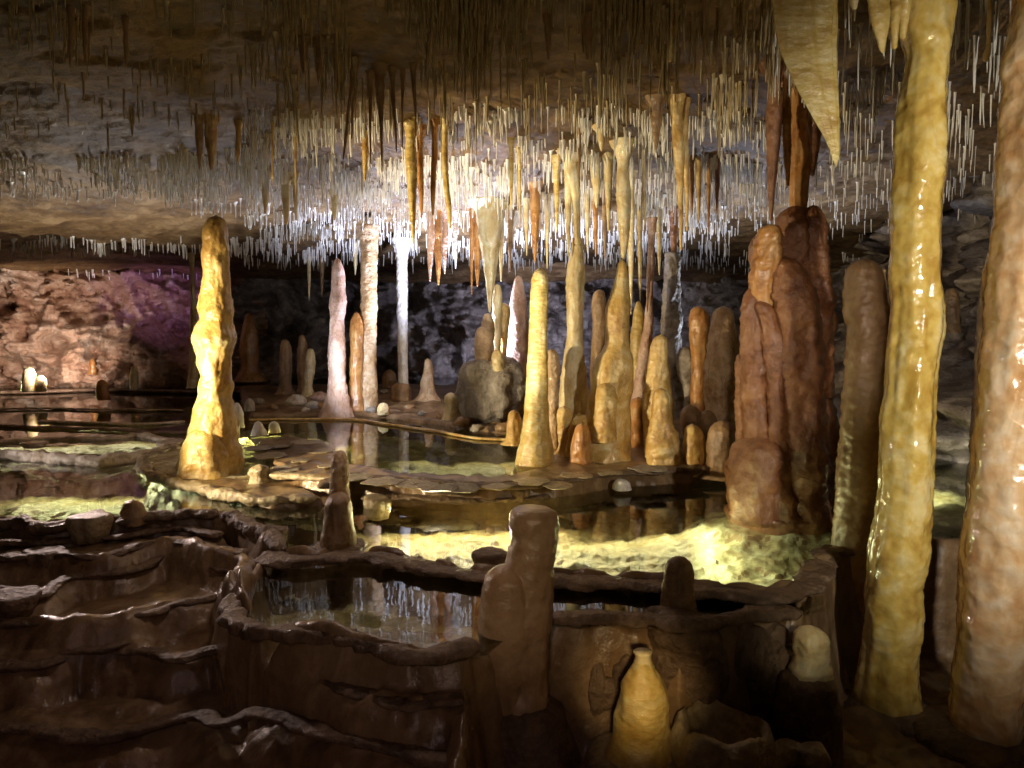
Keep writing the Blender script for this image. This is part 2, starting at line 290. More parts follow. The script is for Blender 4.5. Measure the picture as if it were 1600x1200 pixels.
# ------------------------------------------------------------------ dripstone builder
def hermite(t, ts, v):
    ts = np.asarray(ts, float); v = np.asarray(v, float)
    if len(ts) < 3: return np.interp(t, ts, v)
    m = np.gradient(v, ts); k = np.clip(np.searchsorted(ts, t, 'right')-1, 0, len(ts)-2)
    h = ts[k+1]-ts[k]; s = (t-ts[k])/h
    return v[k]*(2*s**3-3*s**2+1)+m[k]*h*(s**3-2*s**2+s)+v[k+1]*(-2*s**3+3*s**2)+m[k+1]*h*(s**3-s**2)
def column_mesh(zs_, cx, r, Y, seed, lump=.10, ripple=.03, flute=0, flat=1.0, nseg=44, step=None, cap_top='round', lean=0, rip_f=1.0):
    """lathe-like body whose centre and radius follow zs_ (ascending); noise gives lumps, drip ripples and flutes"""
    H = zs_[-1]-zs_[0]; rm = max(r); step = step or max(rm*.11, H/200, .004); n = int(max(12, min(240, H/step)))
    s = np.linspace(0, 1, n); zz = zs_[0]+H*s
    C = hermite(zz, zs_, cx); R = np.maximum(hermite(zz, zs_, r), rm*.02)
    def rnd(end):           # rounded end inside the last radius of length
        e = min(R[-1] if end else R[0], H*.2)
        t = np.clip(((zs_[-1]-zz) if end else (zz-zs_[0]))/max(e, 1e-5), 0, 1); return np.sqrt(np.maximum(0, 1-(1-t)**2))
    if cap_top in ('round', 'both'): R = R*np.maximum(rnd(True), .02)
    if cap_top in ('drip', 'both'): R = R*np.maximum(rnd(False), .02)
    th = np.linspace(0, 2*np.pi, nseg, endpoint=False)
    ZZ, TH = np.meshgrid(zz, th, indexing='ij'); RR = R[:, None]+0*TH
    o = seed*7.31
    nx, ny = np.cos(TH), np.sin(TH)
    q = 1.0/max(rm, .02)
    low = fbm(v3(nx*.9+o, ny*.9, ZZ*q*.55+o), 3)
    rip = fbm(v3(nx*1.3+o, ny*1.3+9, ZZ*q*3.2*rip_f+.6*low), 3)
    fin = fbm(v3(nx*4+o, ny*4+5, ZZ*q*7*rip_f), 2); band = noise(v3(zz*q*1.15+o, 0*zz+2, 0*zz))[:, None]
    d = lump*1.5*low+ripple*rip*1.6+.7*min(ripple, .06)*fin+.6*min(lump, .1)*band
    if flute: d = d+flute*(noise(v3(nx*2.6+o, ny*2.6+3, ZZ*q*.18))-.2)
    RR = RR*(1+d)
    wob = .10*rm*noise(v3(zz*q*.5+o, 0*zz, 0*zz))*(1 if lump else 0)
    Xv = C[:, None]+RR*nx; Yv = Y+wob[:, None]+RR*ny*flat+lean*(ZZ-zs_[0])
    V = np.stack([Xv, Yv, ZZ], -1).reshape(-1, 3)
    Fc = grid_faces(n, nseg, True).tolist()
    nv = len(V); V = np.vstack([V, [[C[0], Y+wob[0], zz[0]], [C[-1], Y+wob[-1]+lean*H, zz[-1]]]])
    for i in range(nseg):
        j = (i+1) % nseg
        Fc.append([nv, j, i]); Fc.append([nv+1, (n-1)*nseg+i, (n-1)*nseg+j])
    return V, Fc
def rows_world(rows, Y):
    a = np.array(sorted(rows, key=lambda q: -q[0]), float)
    A = [P(x, y, Y) for y, x in zip(a[:, 0], a[:, 1])]; B = [P(x, y, Y) for y, x in zip(a[:, 0], a[:, 2])]
    z = np.array([p[2] for p in A]); cx = np.array([(p[0]+q[0])/2 for p, q in zip(A, B)]); r = np.array([(q[0]-p[0])/2 for p, q in zip(A, B)])
    return z, cx, r
SEED = [0]
def body(name, mat, rows, Y, parent=None, join=None, **kw):
    """rows = (y, left x, right x) read off the photograph for something standing or hanging Y metres away"""
    SEED[0] += 1
    z, cx, r = rows_world(rows, Y)
    V, Fc = column_mesh(z, cx, r, Y, SEED[0], **kw)
    if join:
        for (rw, Y2, k2) in join:
            SEED[0] += 1
            z2, c2, r2 = rows_world(rw, Y2); V2, F2 = column_mesh(z2, c2, r2, Y2, SEED[0], **{**kw, **k2})
            Fc += [[i+len(V) for i in f] for f in F2]; V = np.vstack([V, V2])
    org = Vector((float(cx[0]), Y, float(z[0])))
    if parent: org = parent.location.copy()
    V = V-np.array(org[:])
    return mk(name, V, Fc, M[mat] if isinstance(mat, str) else mat, parent, (0, 0, 0) if parent else org)
def thing(name, label, cat, mat, rows, Y, group=None, **kw):
    return tag(body(name, mat, rows, Y, **kw), label, cat, group)

# ------------------------------------------------------------------ stalagmites of the left and middle pools
def apron(rows):
    rows = sorted(rows); y, a, b = rows[-1]
    if y-rows[0][0] < 45: return rows
    h = max((y-rows[0][0])*.05, 4); w = b-a
    return rows[:-1]+[(y-h, a-.02*w, b+.02*w), (y, a-.12*w, b+.12*w), (y+h, a-.3*w, b+.3*w)]
st = lambda label, mat, rows, Y, group=None, **kw: thing('stalagmite', label, 'stalagmite', mat, apron(rows), Y, group, **kw)
t = empty('stalagmite', P(330, 745, 4.42)); tag(t, 'tall lumpy honey yellow stalagmite standing alone on a shelf ledge at the left', 'stalagmite')
body('shaft', 'honey', [(336,330,346),(350,322,353),(368,319,356),(378,321,357),(400,318,356),(430,319,358),(455,316,359),(470,312,361),(488,310,364),(498,312,362),(515,305,363),(528,304,367),(545,310,365),(565,311,360),(585,315,361),(598,312,364),(622,312,359),(640,307,364),(662,301,370),(690,291,373),(715,286,378),(750,278,381)], 4.42, t, lump=.08, ripple=.06, nseg=64)
body('foot', 'honey', [(665,302,332),(688,287,350),(712,279,360),(750,274,366)], 4.34, t, lump=.14, ripple=.05, nseg=40)
st('rough pale pink stalagmite reaching up beside the orange and white column', 'pink', [(403,524,531),(418,520,537),(455,517,539),(470,515,541),(500,516,538),(545,513,539),(560,512,540),(600,513,541),(645,506,547)], 6.7, lump=.06, ripple=.05)
thing('stone_column', 'straight column to the ceiling, orange with one white edge, by the pink stalagmite', 'column', 'tan', [(352,558,594),(385,563,590),(430,564,589),(480,563,589),(540,563,588),(600,560,589),(645,552,592)], 7.0, cap_top='none', lump=.05, ripple=.05)
st('short orange stalagmite leaning against the left side of the orange column', 'orange', [(487,554,560),(500,549,565),(545,547,566),(600,545,566),(645,541,570)], 6.9, lump=.08, ripple=.05)
t = empty('stone_column', P(628, 622, 7.8)); tag(t, 'thin bluish white column standing on a brown cone in the back pool', 'column')
body('shaft', 'white', [(372,612,644),(400,618,638),(450,619,637),(520,621,637),(600,621,638),(615,620,639)], 7.8, t, cap_top='none', lump=.05, ripple=.05)
body('cone', 'umber', [(596,618,636),(604,614,641),(626,610,643)], 7.8, t, lump=.1)
st('small pointed cream stalagmite standing in water right of the white column', 'tan', [(560,664,672),(572,662,676),(592,658,679),(622,654,684)], 7.8)
st('tiny round white knob on the debris bar below the white column', 'cream', [(629,594,603),(634,591,606),(648,589,608)], 6.6)
st('small cream bent knob at the left foot of the grey boulder', 'cream', [(613,698,711),(622,695,716),(640,694,718),(656,688,724)], 6.2)
st('dark brown stub stalagmite far behind, left of the greenish tipped one', 'umber', [(530,440,449),(540,438,453),(575,437,456),(612,436,457)], 8.6)
st('thin brown stalagmite far behind between two shorter ones', 'umber', [(522,468,475),(535,466,479),(575,464,480),(612,464,481)], 8.8)
st('small stalagmite with a greenish cream tip, left of the pink stalagmite', 'cream', [(544,481,489),(555,478,492),(580,476,492),(616,473,489)], 8.3)
st('reddish dripping stalagmite in the dark behind the tall honey yellow one', 'orange', [(488,386,394),(505,381,399),(540,377,404),(590,372,408)], 10.4)
st('rounded brown stub behind the pink stalagmite in the back pool', 'umber', [(577,604,612),(584,600,617),(606,598,620)], 9.2)
thing('stone_column', 'thin wavy pale green column behind the honey yellow stalagmite', 'column', 'cream', [(395,294,304),(430,297,303),(470,298,307),(525,297,309),(570,296,310),(606,292,311)], 8.8, cap_top='none', lump=.08)
for lab, rows, Y, mt in (
 ('stubby pale stalagmite at far left edge of the back pool, taller of a pair', [(573,39,49),(580,37,53),(612,36,55)], 8.2, 'cream'),
 ('stubby pale stalagmite at far left edge of the back pool, shorter of a pair', [(586,59,67),(594,57,71),(612,57,72)], 8.2, 'cream'),
 ('slim pale green stalagmite in the back pool below the purple wall', [(571,206,213),(580,204,215),(608,203,216)], 8.6, 'cream'),
 ('blunt orange stub in the left terrace pool below the draped wall', [(593,154,163),(600,152,167),(625,153,172)], 7.8, 'orange'),
 ('tiny cone rising from the terrace water left of the honey yellow stalagmite', [(647,211,216),(652,208,220),(662,205,224)], 6.9, 'umber'),
 ('small lilac knob at the foot of the draped wall', [(560,111,117),(568,109,119),(585,108,120)], 9.6, 'pink'),
 ('small rusty knob at the foot of the draped wall', [(560,142,147),(568,140,149),(585,138,151)], 9.6, 'orange'),
 ('thin white crooked nub close behind the honey yellow stalagmite', [(629,367,373),(640,366,378),(668,366,382)], 5.6, 'white'),
 ('small grey nub right behind the honey yellow stalagmite', [(622,385,393),(630,383,397),(642,382,398)], 6.4, 'grey'),
 ('white cone on the crust shelf right of the honey yellow stalagmite, left of two', [(658,400,406),(668,396,412),(680,392,418)], 5.5, 'white'),
 ('white cone on the crust shelf right of the honey yellow stalagmite, right of two', [(658,424,432),(666,421,436),(676,420,438)], 5.6, 'white'),
 ('pale blunt stalagmite on the shelf rim in front of the honey yellow one', [(725,396,415),(733,391,420),(745,391,420),(762,384,430)], 4.1, 'rim'),
 ('small orange brown cone on the dark terrace rim at the left', [(780,197,216),(788,193,222),(800,190,226),(818,186,232)], 3.42, 'umber'),
): st(lab, mt, rows, Y, nseg=24)

# ------------------------------------------------------------------ centre group
st('smooth bright yellow stalagmite, slender and free standing at the middle pool edge', 'yellow', [(418,838,850),(428,833,855),(455,829,856),(500,827,855),(560,824,856),(620,820,857),(655,817,859),(690,813,862),(735,807,866)], 4.44, lump=.04, ripple=.035, nseg=44)
st('slim pale rod like stalagmite close behind the slender yellow one', 'tan', [(545,855,868),(555,854,872),(600,855,873),(660,857,873),(705,859,875)], 4.8)
st('small yellow stalagmite between the slender yellow one and the tall pale one', 'honey', [(634,874,888),(642,871,892),(670,871,893),(710,870,896)], 4.65)
st('little yellow knob at the left foot of the slender yellow stalagmite', 'honey', [(640,797,809),(650,793,813),(672,791,815),(690,790,818)], 4.75)
thing('stone_column', 'tall pale yellow column waisted at the middle, joined to the ceiling', 'column', 'cream', [(372,894,908),(392,892,911),(415,887,914),(450,884,914),(490,885,912),(535,885,911),(555,881,913),(590,876,917),(640,872,921),(680,871,926),(720,868,932)], 4.95, cap_top='none', lump=.05, ripple=.04, nseg=44)
st('thick lumpy amber stalagmite rising to a thin cream tip in the centre group', 'honey', [(404,966,977),(430,962,980),(462,954,983),(480,947,985),(510,945,984),(540,944,985),(558,932,988),(580,924,989),(620,922,986),(660,917,986),(690,910,987),(735,900,990)], 4.6, lump=.10, ripple=.05, nseg=48,
   join=[([(598,936,955),(612,931,962),(650,930,962),(690,926,962)], 4.45, {})])
st('short amber nub in front of the lumpy amber stalagmite', 'orange', [(661,901,917),(672,897,921),(700,892,923),(728,889,926)], 4.42)
st('small curled amber shoulder beside the tall waisted column', 'honey', [(648,900,924),(660,893,930),(690,886,926),(715,884,925)], 4.62, lump=.2)
st('yellow knobbly stalagmite with a bulging lower front, left of the brown massif', 'honey', [(522,1026,1040),(535,1019,1043),(560,1013,1045),(600,1006,1047),(640,1004,1050),(690,1008,1056),(735,1008,1062)], 4.55, lump=.09, ripple=.06, nseg=44,
   join=[([(606,1024,1040),(616,1020,1046),(640,1018,1046),(665,1015,1050),(690,1011,1062),(720,1011,1066),(735,1012,1066)], 4.38, {'lump': .12})])
st('small knobbly yellow stalagmite at the left foot of the brown massif', 'honey', [(662,1073,1090),(672,1070,1096),(700,1067,1101),(735,1065,1104)], 4.36, lump=.08)
st('amber post like stalagmite with a rounded top, behind the knobbly yellow one', 'orange', [(478,1079,1103),(490,1077,1106),(540,1079,1105),(600,1080,1104),(680,1077,1108)], 5.1)
st('broad amber stalagmite with a grey stained middle, left of the massif', 'tan', [(478,1118,1142),(492,1114,1147),(515,1109,1149),(540,1104,1151),(580,1101,1155),(630,1103,1156),(670,1108,1153),(725,1110,1156)], 4.85, lump=.07, ripple=.06, nseg=44)
st('dark rounded hump before the broad amber stalagmite', 'umber', [(656,1118,1140),(668,1110,1150),(700,1102,1155),(738,1098,1158)], 4.3)
st('grey and tan knob leaning behind the amber post stalagmite', 'grey', [(541,1062,1080),(555,1058,1084),(585,1060,1084),(625,1070,1086),(680,1070,1090)], 5.25, lump=.15)
thing('stone_column', 'thin pinkish column on a grey cone, reaching the ceiling in the centre group', 'column', 'pink', [(340,1010,1027),(365,1012,1024),(420,1011,1022),(480,1009,1020),(510,1006,1021),(545,999,1018),(600,990,1012),(650,984,1012),(690,984,1014)], 5.5, cap_top='none', lump=.07)
st('green tipped yellow bulb stalagmite behind the lumpy amber one', 'yellow', [(470,995,1000),(482,991,1004),(510,987,1008),(545,985,1008),(600,984,1008),(690,984,1010)], 5.75)
st('dark olive stalagmite with a swollen head, behind and between two tall yellow ones', 'umber', [(452,930,943),(462,927,946),(480,925,948),(498,926,946),(540,924,946),(600,922,948),(690,920,950)], 5.8)
thing('stone_column', 'rough dark purple grey column behind the amber post stalagmite', 'column', 'grey', [(395,1040,1062),(440,1038,1062),(500,1034,1064),(560,1030,1066),(640,1026,1068),(690,1024,1070)], 6.4, cap_top='none', lump=.15, ripple=.08)
for lab, rows, Y, mt in (
 ('orange round knob low between the amber stalagmites', [(620,990,1004),(632,984,1010),(700,980,1014)], 5.0, 'orange'),
 ('dim brown round knob behind the small knobbly yellow stalagmite', [(632,1070,1086),(645,1064,1094),(710,1060,1100)], 4.75, 'umber'),
 ('tiny white stub on the rim before the massif', [(748,964,976),(754,959,984),(764,955,988)], 4.0, 'white'),
 ('brown round knob left of the broad amber stalagmite', [(640,1098,1112),(655,1092,1118),(720,1088,1122)], 4.7, 'umber'),
): st(lab, mt, rows, Y, nseg=24)

# boulder with stalagmites grown on it
def rock_mesh(c, r, seed, sub=40, amp=.25, sharp=.5, floor=None):
    th = np.linspace(0, 2*np.pi, sub, endpoint=False); ph = np.linspace(-np.pi/2, np.pi/2, sub//2)
    PH, TH = np.meshgrid(ph, th, indexing='ij'); n = v3(np.cos(PH)*np.cos(TH), np.cos(PH)*np.sin(TH), np.sin(PH))
    d = 1+amp*fbm(n*1.2+seed*3.7, 3)+sharp*.12*ridge(n*1.9+seed*1.3, 4)-sharp*.1
    V = (n*d[..., None]*np.array(r)).reshape(-1, 3)
    if floor is not None: V[:, 2] = np.maximum(V[:, 2], floor)
    return V, grid_faces(sub//2, sub, True).tolist()
def boulder(name, label, cat, mat, px, py, Y, rx, ry, rz, seed, group=None, **kw):
    V, Fc = rock_mesh(None, (rx, ry, rz), seed, **kw); p = P(px, py, Y)
    return tag(mk(name, V, Fc, M[mat], None, tuple(p)), label, cat, group)
boulder('boulder', 'pale grey boulder undercut at its base beside the slender yellow stalagmite', 'boulder', 'grey', 772, 612, 6.15, .30, .32, .29, 3, sub=72, amp=.22, sharp=.55)
for lab, rows, Y, mt in (
 ('blunt grey stub stalagmite on the left shoulder of the boulder', [(510,746,758),(520,742,766),(560,741,769),(600,736,775)], 6.05, 'tan'),
 ('slim cream stalagmite on the boulder under the big hanging yellow stalactite', [(489,756,767),(502,753,771),(540,754,772),(600,752,774)], 6.3, 'tan'),
 ('little round cream knob on top of the boulder', [(546,773,781),(553,770,786),(580,770,787)], 5.95, 'cream'),
 ('cream stalagmite with a drooping tip at the back of the boulder', [(444,772,782),(460,770,784),(500,769,784),(590,768,786)], 6.5, 'cream'),
 ('yellow bulbous stalagmite at the back of the boulder', [(473,780,792),(482,777,797),(500,778,796),(590,780,794)], 6.55, 'honey'),
 ('wide pinkish tapering stalagmite behind the boulder', [(430,806,814),(450,801,820),(490,793,824),(520,791,826),(600,788,830)], 6.8, 'pink'),
): st(lab, mt, rows, Y, nseg=32, lump=.1)

# ------------------------------------------------------------------ brown flowstone massif
t = empty('flowstone_massif', P(1225, 808, 3.66)); tag(t, 'huge dark reddish brown flowstone massif standing in the lit pool', 'flowstone')
kw = dict(lump=.13, ripple=.06, flute=.09)
body('trunk', 'brown', [(345,1192,1262),(365,1184,1272),(420,1176,1292),(480,1174,1299),(560,1170,1301),(620,1166,1302),(680,1158,1304),(730,1148,1305),(770,1141,1306),(812,1138,1307)], 3.66, t, nseg=72, cap_top='round', flat=.75, **kw)
body('foot', 'brown', [(676,1162,1222),(690,1152,1232),(720,1144,1240),(760,1140,1244),(812,1138,1250)], 3.50, t, nseg=56, **kw)
body('side_pillar', 'brown', [(450,1166,1182),(470,1160,1192),(520,1156,1198),(600,1158,1200),(660,1162,1204),(715,1162,1210)], 3.52, t, nseg=40, **kw)
body('side_pillar', 'orange', [(350,1194,1214),(365,1184,1220),(400,1175,1218),(440,1173,1210),(500,1180,1208)], 3.50, t, nseg=36, **kw)
body('side_pillar', 'brown', [(470,1176,1200),(500,1186,1216),(560,1192,1226),(640,1198,1230),(730,1196,1240)], 3.46, t, nseg=40, **kw)
body('side_pillar', 'brown', [(552,1152,1164),(575,1149,1172),(640,1150,1174),(715,1150,1180)], 3.58, t, nseg=28, **kw)
body('side_pillar', 'brown', [(400,1204,1250),(440,1206,1272),(540,1212,1284),(660,1220,1290),(760,1216,1296),(812,1212,1300)], 3.47, t, nseg=48, **kw)
body('knob', 'brown', [(320,1262,1281),(332,1256,1286),(380,1252,1292),(430,1252,1298),(520,1252,1302),(620,1256,1303)], 3.58, t, nseg=40, **kw)
body('knob', 'brown', [(320,1230,1256),(335,1218,1264),(400,1206,1268),(480,1198,1268)], 3.62, t, nseg=40, **kw)
body('pedestal', 'brown', [(790,1136,1307),(799,1132,1310),(808,1135,1309),(818,1140,1305)], 3.58, t, nseg=72, lump=.03, ripple=.02, flat=.9)

# ------------------------------------------------------------------ big foreground columns at the right
t = empty('stone_column', P(1390, 1130, 2.58)); tag(t, 'large glossy yellow column running from floor to ceiling at the right', 'column')
body('shaft', 'gold', [(-90,1400,1496),(0,1404,1488),(55,1410,1484),(85,1417,1480),(130,1411,1477),(200,1404,1478),(260,1400,1474),(300,1397,1469),(360,1393,1466),(420,1391,1465),(480,1393,1471),(520,1389,1469),(560,1387,1464),(620,1384,1459),(700,1378,1455),(760,1376,1452),(810,1371,1450),(870,1358,1443),(920,1353,1436),(960,1352,1438),(1020,1348,1433),(1080,1339,1434),(1120,1336,1440)], 2.58, t, cap_top='none', lump=.05, ripple=.018, flute=.08, nseg=72, step=.006, rip_f=1.3)
body('fin', 'umber', [(200,1462,1474),(260,1466,1480),(300,1462,1474),(380,1452,1470),(435,1456,1471),(520,1440,1462)], 2.66, t, cap_top='none', lump=.05, nseg=24)
body('base_ring', 'pedestal', [(1085,1332,1446),(1100,1322,1458),(1130,1318,1464),(1185,1314,1470)], 2.58, t, lump=.05, ripple=.03, nseg=48)
t = empty('stone_column', P(1545, 1170, 2.36)); tag(t, 'wide pinkish orange column cut off by the right edge of the picture', 'column')
body('shaft', 'rose', [(-90,1594,1720),(0,1590,1710),(50,1584,1704),(100,1575,1698),(120,1578,1694),(200,1569,1686),(300,1565,1680),(380,1556,1672),(420,1549,1664),(480,1548,1656),(560,1541,1650),(640,1534,1642),(700,1528,1638),(770,1524,1630),(830,1514,1622),(900,1509,1614),(1000,1501,1602),(1080,1495,1596),(1170,1486,1592)], 2.36, t, cap_top='none', lump=.05, ripple=.018, flute=.05, nseg=72, step=.006)
body('base_ring', 'pedestal', [(1130,1462,1612),(1150,1442,1640),(1175,1436,1660),(1230,1430,1680)], 2.36, t, lump=.05, ripple=.03, nseg=56)
thing('stone_column', 'thin dark column hidden just behind the left edge of the wide pinkish column', 'column', 'umber', [(430,1536,1556),(470,1530,1552),(600,1524,1550),(760,1512,1540),(840,1508,1536)], 3.6, cap_top='none')
t = empty('stone_column', P(1325, 1010, 2.98)); tag(t, 'tall dull brown broken topped column left of the glossy yellow one', 'column')
body('shaft', 'sand', [(404,1332,1370),(412,1328,1373),(440,1322,1381),(480,1321,1387),(540,1323,1386),(620,1318,1380),(700,1312,1376),(800,1305,1366),(880,1301,1356),(1015,1296,1352)], 2.98, t, lump=.05, ripple=.035, flute=.04, nseg=56, step=.007)
body('prong', 'umber', [(420,1378,1384),(438,1373,1382),(470,1368,1380)], 2.96, t, lump=.05, nseg=16)
thing('stalagmite', 'dim stub stalagmite seen in the gap right of the glossy yellow column', 'stalagmite', 'umber', [(450,1480,1494),(462,1477,1496),(520,1476,1498)], 5.5)

# ------------------------------------------------------------------ foreground stalagmites
t = empty('stalagmite', P(815, 1166, 2.26)); tag(t, 'dark square topped stalagmite pillar in the front centre with a side lobe', 'stalagmite')
body('shaft', 'sand', [(795,802,860),(800,798,867),(815,796,872),(835,799,872),(870,792,867),(910,783,864),(960,775,862),(1020,770,859),(1080,768,856),(1120,762,860)], 2.26, t, cap_top='none', lump=.06, ripple=.035, nseg=56)
body('lobe', 'sand', [(880,770,812),(898,760,826),(930,751,834),(980,748,836),(1040,751,832),(1090,754,828),(1130,754,826)], 2.24, t, lump=.045, ripple=.02, nseg=40)
body('pedestal', 'pedestal', [(1076,752,868),(1090,746,880),(1120,748,886),(1150,744,900),(1230,738,930)], 2.27, t, lump=.1, ripple=.02, nseg=48)
t = empty('stalagmite', P(1003, 1195, 2.13)); tag(t, 'bottle shaped golden stalagmite with a broken straw neck at the bottom', 'stalagmite')
body('bottle', 'yellow', [(1032,992,1018),(1040,988,1021),(1048,981,1027),(1058,975,1035),(1068,970,1041),(1089,965,1046),(1111,961,1047),(1140,959,1047),(1165,953,1047),(1182,942,1052),(1200,930,1060)], 2.13, t, cap_top='none', lump=.08, ripple=.03, nseg=56)
body('neck', 'cream', [(1018,990,1019),(1024,992,1018),(1034,991,1019),(1044,988,1022)], 2.13, t, cap_top='none', lump=.1, nseg=20)
body('base_ring', 'rim', [(1172,932,1062),(1184,918,1074),(1240,914,1084)], 2.13, t, lump=.06, ripple=.02, nseg=48)
t = empty('stalagmite', P(1262, 1170, 2.24)); tag(t, 'stubby glossy cream stalagmite on a dark drum pedestal at lower right', 'stalagmite')
body('tip', 'cream', [(977,1255,1277),(988,1244,1288),(1010,1239,1294),(1025,1242,1294),(1045,1236,1297),(1070,1234,1298)], 2.24, t, lump=.09, ripple=.05, nseg=44)
body('pedestal', 'pedestal', [(1044,1222,1304),(1054,1214,1309),(1062,1217,1307),(1100,1210,1308),(1200,1206,1310)], 2.24, t, lump=.04, ripple=.02, nseg=48)
t = empty('stalagmite', P(1060, 968, 2.40)); tag(t, 'dull blunt stalagmite on the front rim of the foreground pool', 'stalagmite')
body('shaft', 'umber', [(868,1048,1074),(878,1042,1080),(905,1038,1083),(940,1033,1087),(975,1030,1089)], 2.40, t, lump=.05, ripple=.03, nseg=40)
body('pedestal', 'pedestal', [(950,1012,1100),(965,1000,1120),(1010,1006,1130),(1100,1012,1120)], 2.34, t, lump=.18, ripple=.02, nseg=44)
t = empty('stalagmite', P(527, 862, 3.06)); tag(t, 'two humped stalagmite on the dark dam, lit at the back and shaded in front', 'stalagmite')
body('knob', 'umber', [(768,520,540),(778,512,547),(800,507,551),(825,502,554),(858,499,557)], 3.02, t, lump=.05, ripple=.02, nseg=40)  # shaded front and lit back humps put into two stone colours
body('shaft', 'tan', [(703,526,537),(714,519,542),(740,517,545),(770,515,546),(800,518,550),(858,516,556)], 3.14, t, lump=.07, ripple=.05, nseg=36)
body('base_ring', 'pedestal', [(846,494,566),(854,490,572),(866,500,560)], 3.04, t, lump=.06, ripple=.02, nseg=40)
# ------------------------------------------------------------------ stalactites: rows from the ceiling down to the tip
def hang(label, mat, rows, Y, group=None, name='stalactite', cat='stalactite', join=None, **kw):
    """extends the topmost row upward until it is buried in the ceiling"""
    def ext(rows, Y):
        rows = sorted(rows); y0, a, b = rows[0]; p = P((a+b)/2, y0, Y); yc = y0-(cz(p[0], Y)-p[2])*F/Y; yt = rows[-1][0]
        if yc > yt-8: return rows
        m = np.array(rows, float); at = lambda y: (np.interp(y, m[:, 0], m[:, 1]), np.interp(y, m[:, 0], m[:, 2]))
        h = min(.12*(yt-yc), 10); root = []          # a short flared root where it leaves the rock
        for y, k in ((yc-.03*F/Y, 1.0), (yc+2, .55), (yc+2+h, .12)):
            l, r = at(y); w = (r-l)*k*.5; root.append((y, l-w, r+w))
        return root+[q for q in rows if q[0] > yc+4+h]
    kw = {**dict(cap_top='drip', lump=.07, ripple=.05, nseg=28), **kw}
    jn = [(ext(r, y2), y2, k2) for r, y2, k2 in join] if join else None
    return tag(body(name, M[mat], ext(rows, Y), Y, join=jn, **kw), label, cat, group)
hang('huge flat pale shawl of calcite ending in a point, at the top right', 'yellow', [(-60,1196,1322),(0,1211,1317),(60,1221,1314),(110,1238,1311),(155,1257,1311),(190,1274,1310),(215,1286,1309),(240,1295,1308),(264,1300,1305)], 2.42, flat=.22, lump=.05, ripple=.02, nseg=96, flute=.22)
hang('short pointed yellow stalactite at the top edge between the shawl and the glossy column', 'yellow', [(-40,1352,1396),(0,1355,1391),(40,1362,1388),(65,1371,1385),(84,1377,1382)], 2.46, flat=.5)
hang('stubby yellow drip fused to the left of the glossy column top', 'yellow', [(-40,1388,1408),(0,1391,1409),(40,1391,1404),(78,1393,1401)], 2.5)
hang('smallest yellow drip beside the glossy column top', 'yellow', [(-40,1398,1430),(0,1400,1425),(40,1404,1418),(63,1407,1414)], 2.53)
hang('tiny pale drip close to the right side of the shawl', 'cream', [(-40,1326,1342),(0,1328,1341),(16,1332,1338)], 2.42)
hang('long olive stalactite hanging from the dark ceiling at the top, right of centre', 'yellow', [(0,1046,1060),(50,1044,1058),(80,1041,1053),(98,1041,1050)], 3.0)
hang('pair of long honey coloured stalactites fused at the top, pointing at the middle pool', 'honey', [(170,1046,1066),(230,1051,1070),(270,1056,1069),(330,1060,1067),(392,1062,1066)], 3.9, join=[([(180,1062,1076),(240,1064,1076),(300,1070,1077),(362,1072,1075)], 3.95, {})])
hang('bright yellow tusk shaped stalactite, longest of the trio left of centre', 'yellow', [(244,633,651),(268,635,652),(300,637,651),(345,641,649),(383,645,648)], 4.35)
hang('short amber stalactite half hidden behind the bright yellow tusk', 'orange', [(260,648,662),(300,654,662),(341,657,660)], 4.5)
hang('brown and yellow carrot stalactite in the middle of the trio left of centre', 'orange', [(244,674,684),(270,673,682),(310,673,680),(337,675,678)], 4.4)
hang('slender yellow stalactite bent to the right, last of the trio left of centre', 'yellow', [(246,690,700),(290,693,702),(330,698,706),(358,702,705)], 4.4)
hang('short fat yellow drip left of the trio under the ceiling', 'honey', [(240,566,576),(262,567,574),(283,569,572)], 4.4)
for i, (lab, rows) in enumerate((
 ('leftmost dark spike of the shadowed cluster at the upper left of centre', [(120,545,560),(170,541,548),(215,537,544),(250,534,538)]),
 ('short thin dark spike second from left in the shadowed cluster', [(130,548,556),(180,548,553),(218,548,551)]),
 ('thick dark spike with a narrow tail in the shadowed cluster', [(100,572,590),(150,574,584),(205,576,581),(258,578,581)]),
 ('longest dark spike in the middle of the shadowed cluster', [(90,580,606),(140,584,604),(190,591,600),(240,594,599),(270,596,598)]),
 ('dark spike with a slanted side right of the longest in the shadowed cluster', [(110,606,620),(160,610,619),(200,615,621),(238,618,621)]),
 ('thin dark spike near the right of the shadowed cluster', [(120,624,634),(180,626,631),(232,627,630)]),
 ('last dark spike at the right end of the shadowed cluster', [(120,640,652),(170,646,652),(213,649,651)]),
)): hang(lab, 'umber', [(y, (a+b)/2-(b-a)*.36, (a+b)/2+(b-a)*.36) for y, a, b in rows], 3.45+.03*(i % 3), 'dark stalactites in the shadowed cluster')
hang('big pale yellow stalactite pointing down at the boulder', 'cream', [(345,744,787),(375,748,783),(405,753,778),(440,758,773),(470,762,769),(490,764,767)], 6.2, lump=.1, flute=.08)
hang('grey green twin stalactite meeting the top of the tall waisted column', 'cream', [(215,872,906),(245,878,905),(275,884,904),(310,892,906),(350,896,907),(385,898,908)], 4.9, flute=.12)
hang('cream stalactite touching the tip of the lumpy amber stalagmite', 'cream', [(300,962,986),(330,964,986),(355,966,984),(385,969,981),(406,970,977)], 4.6)
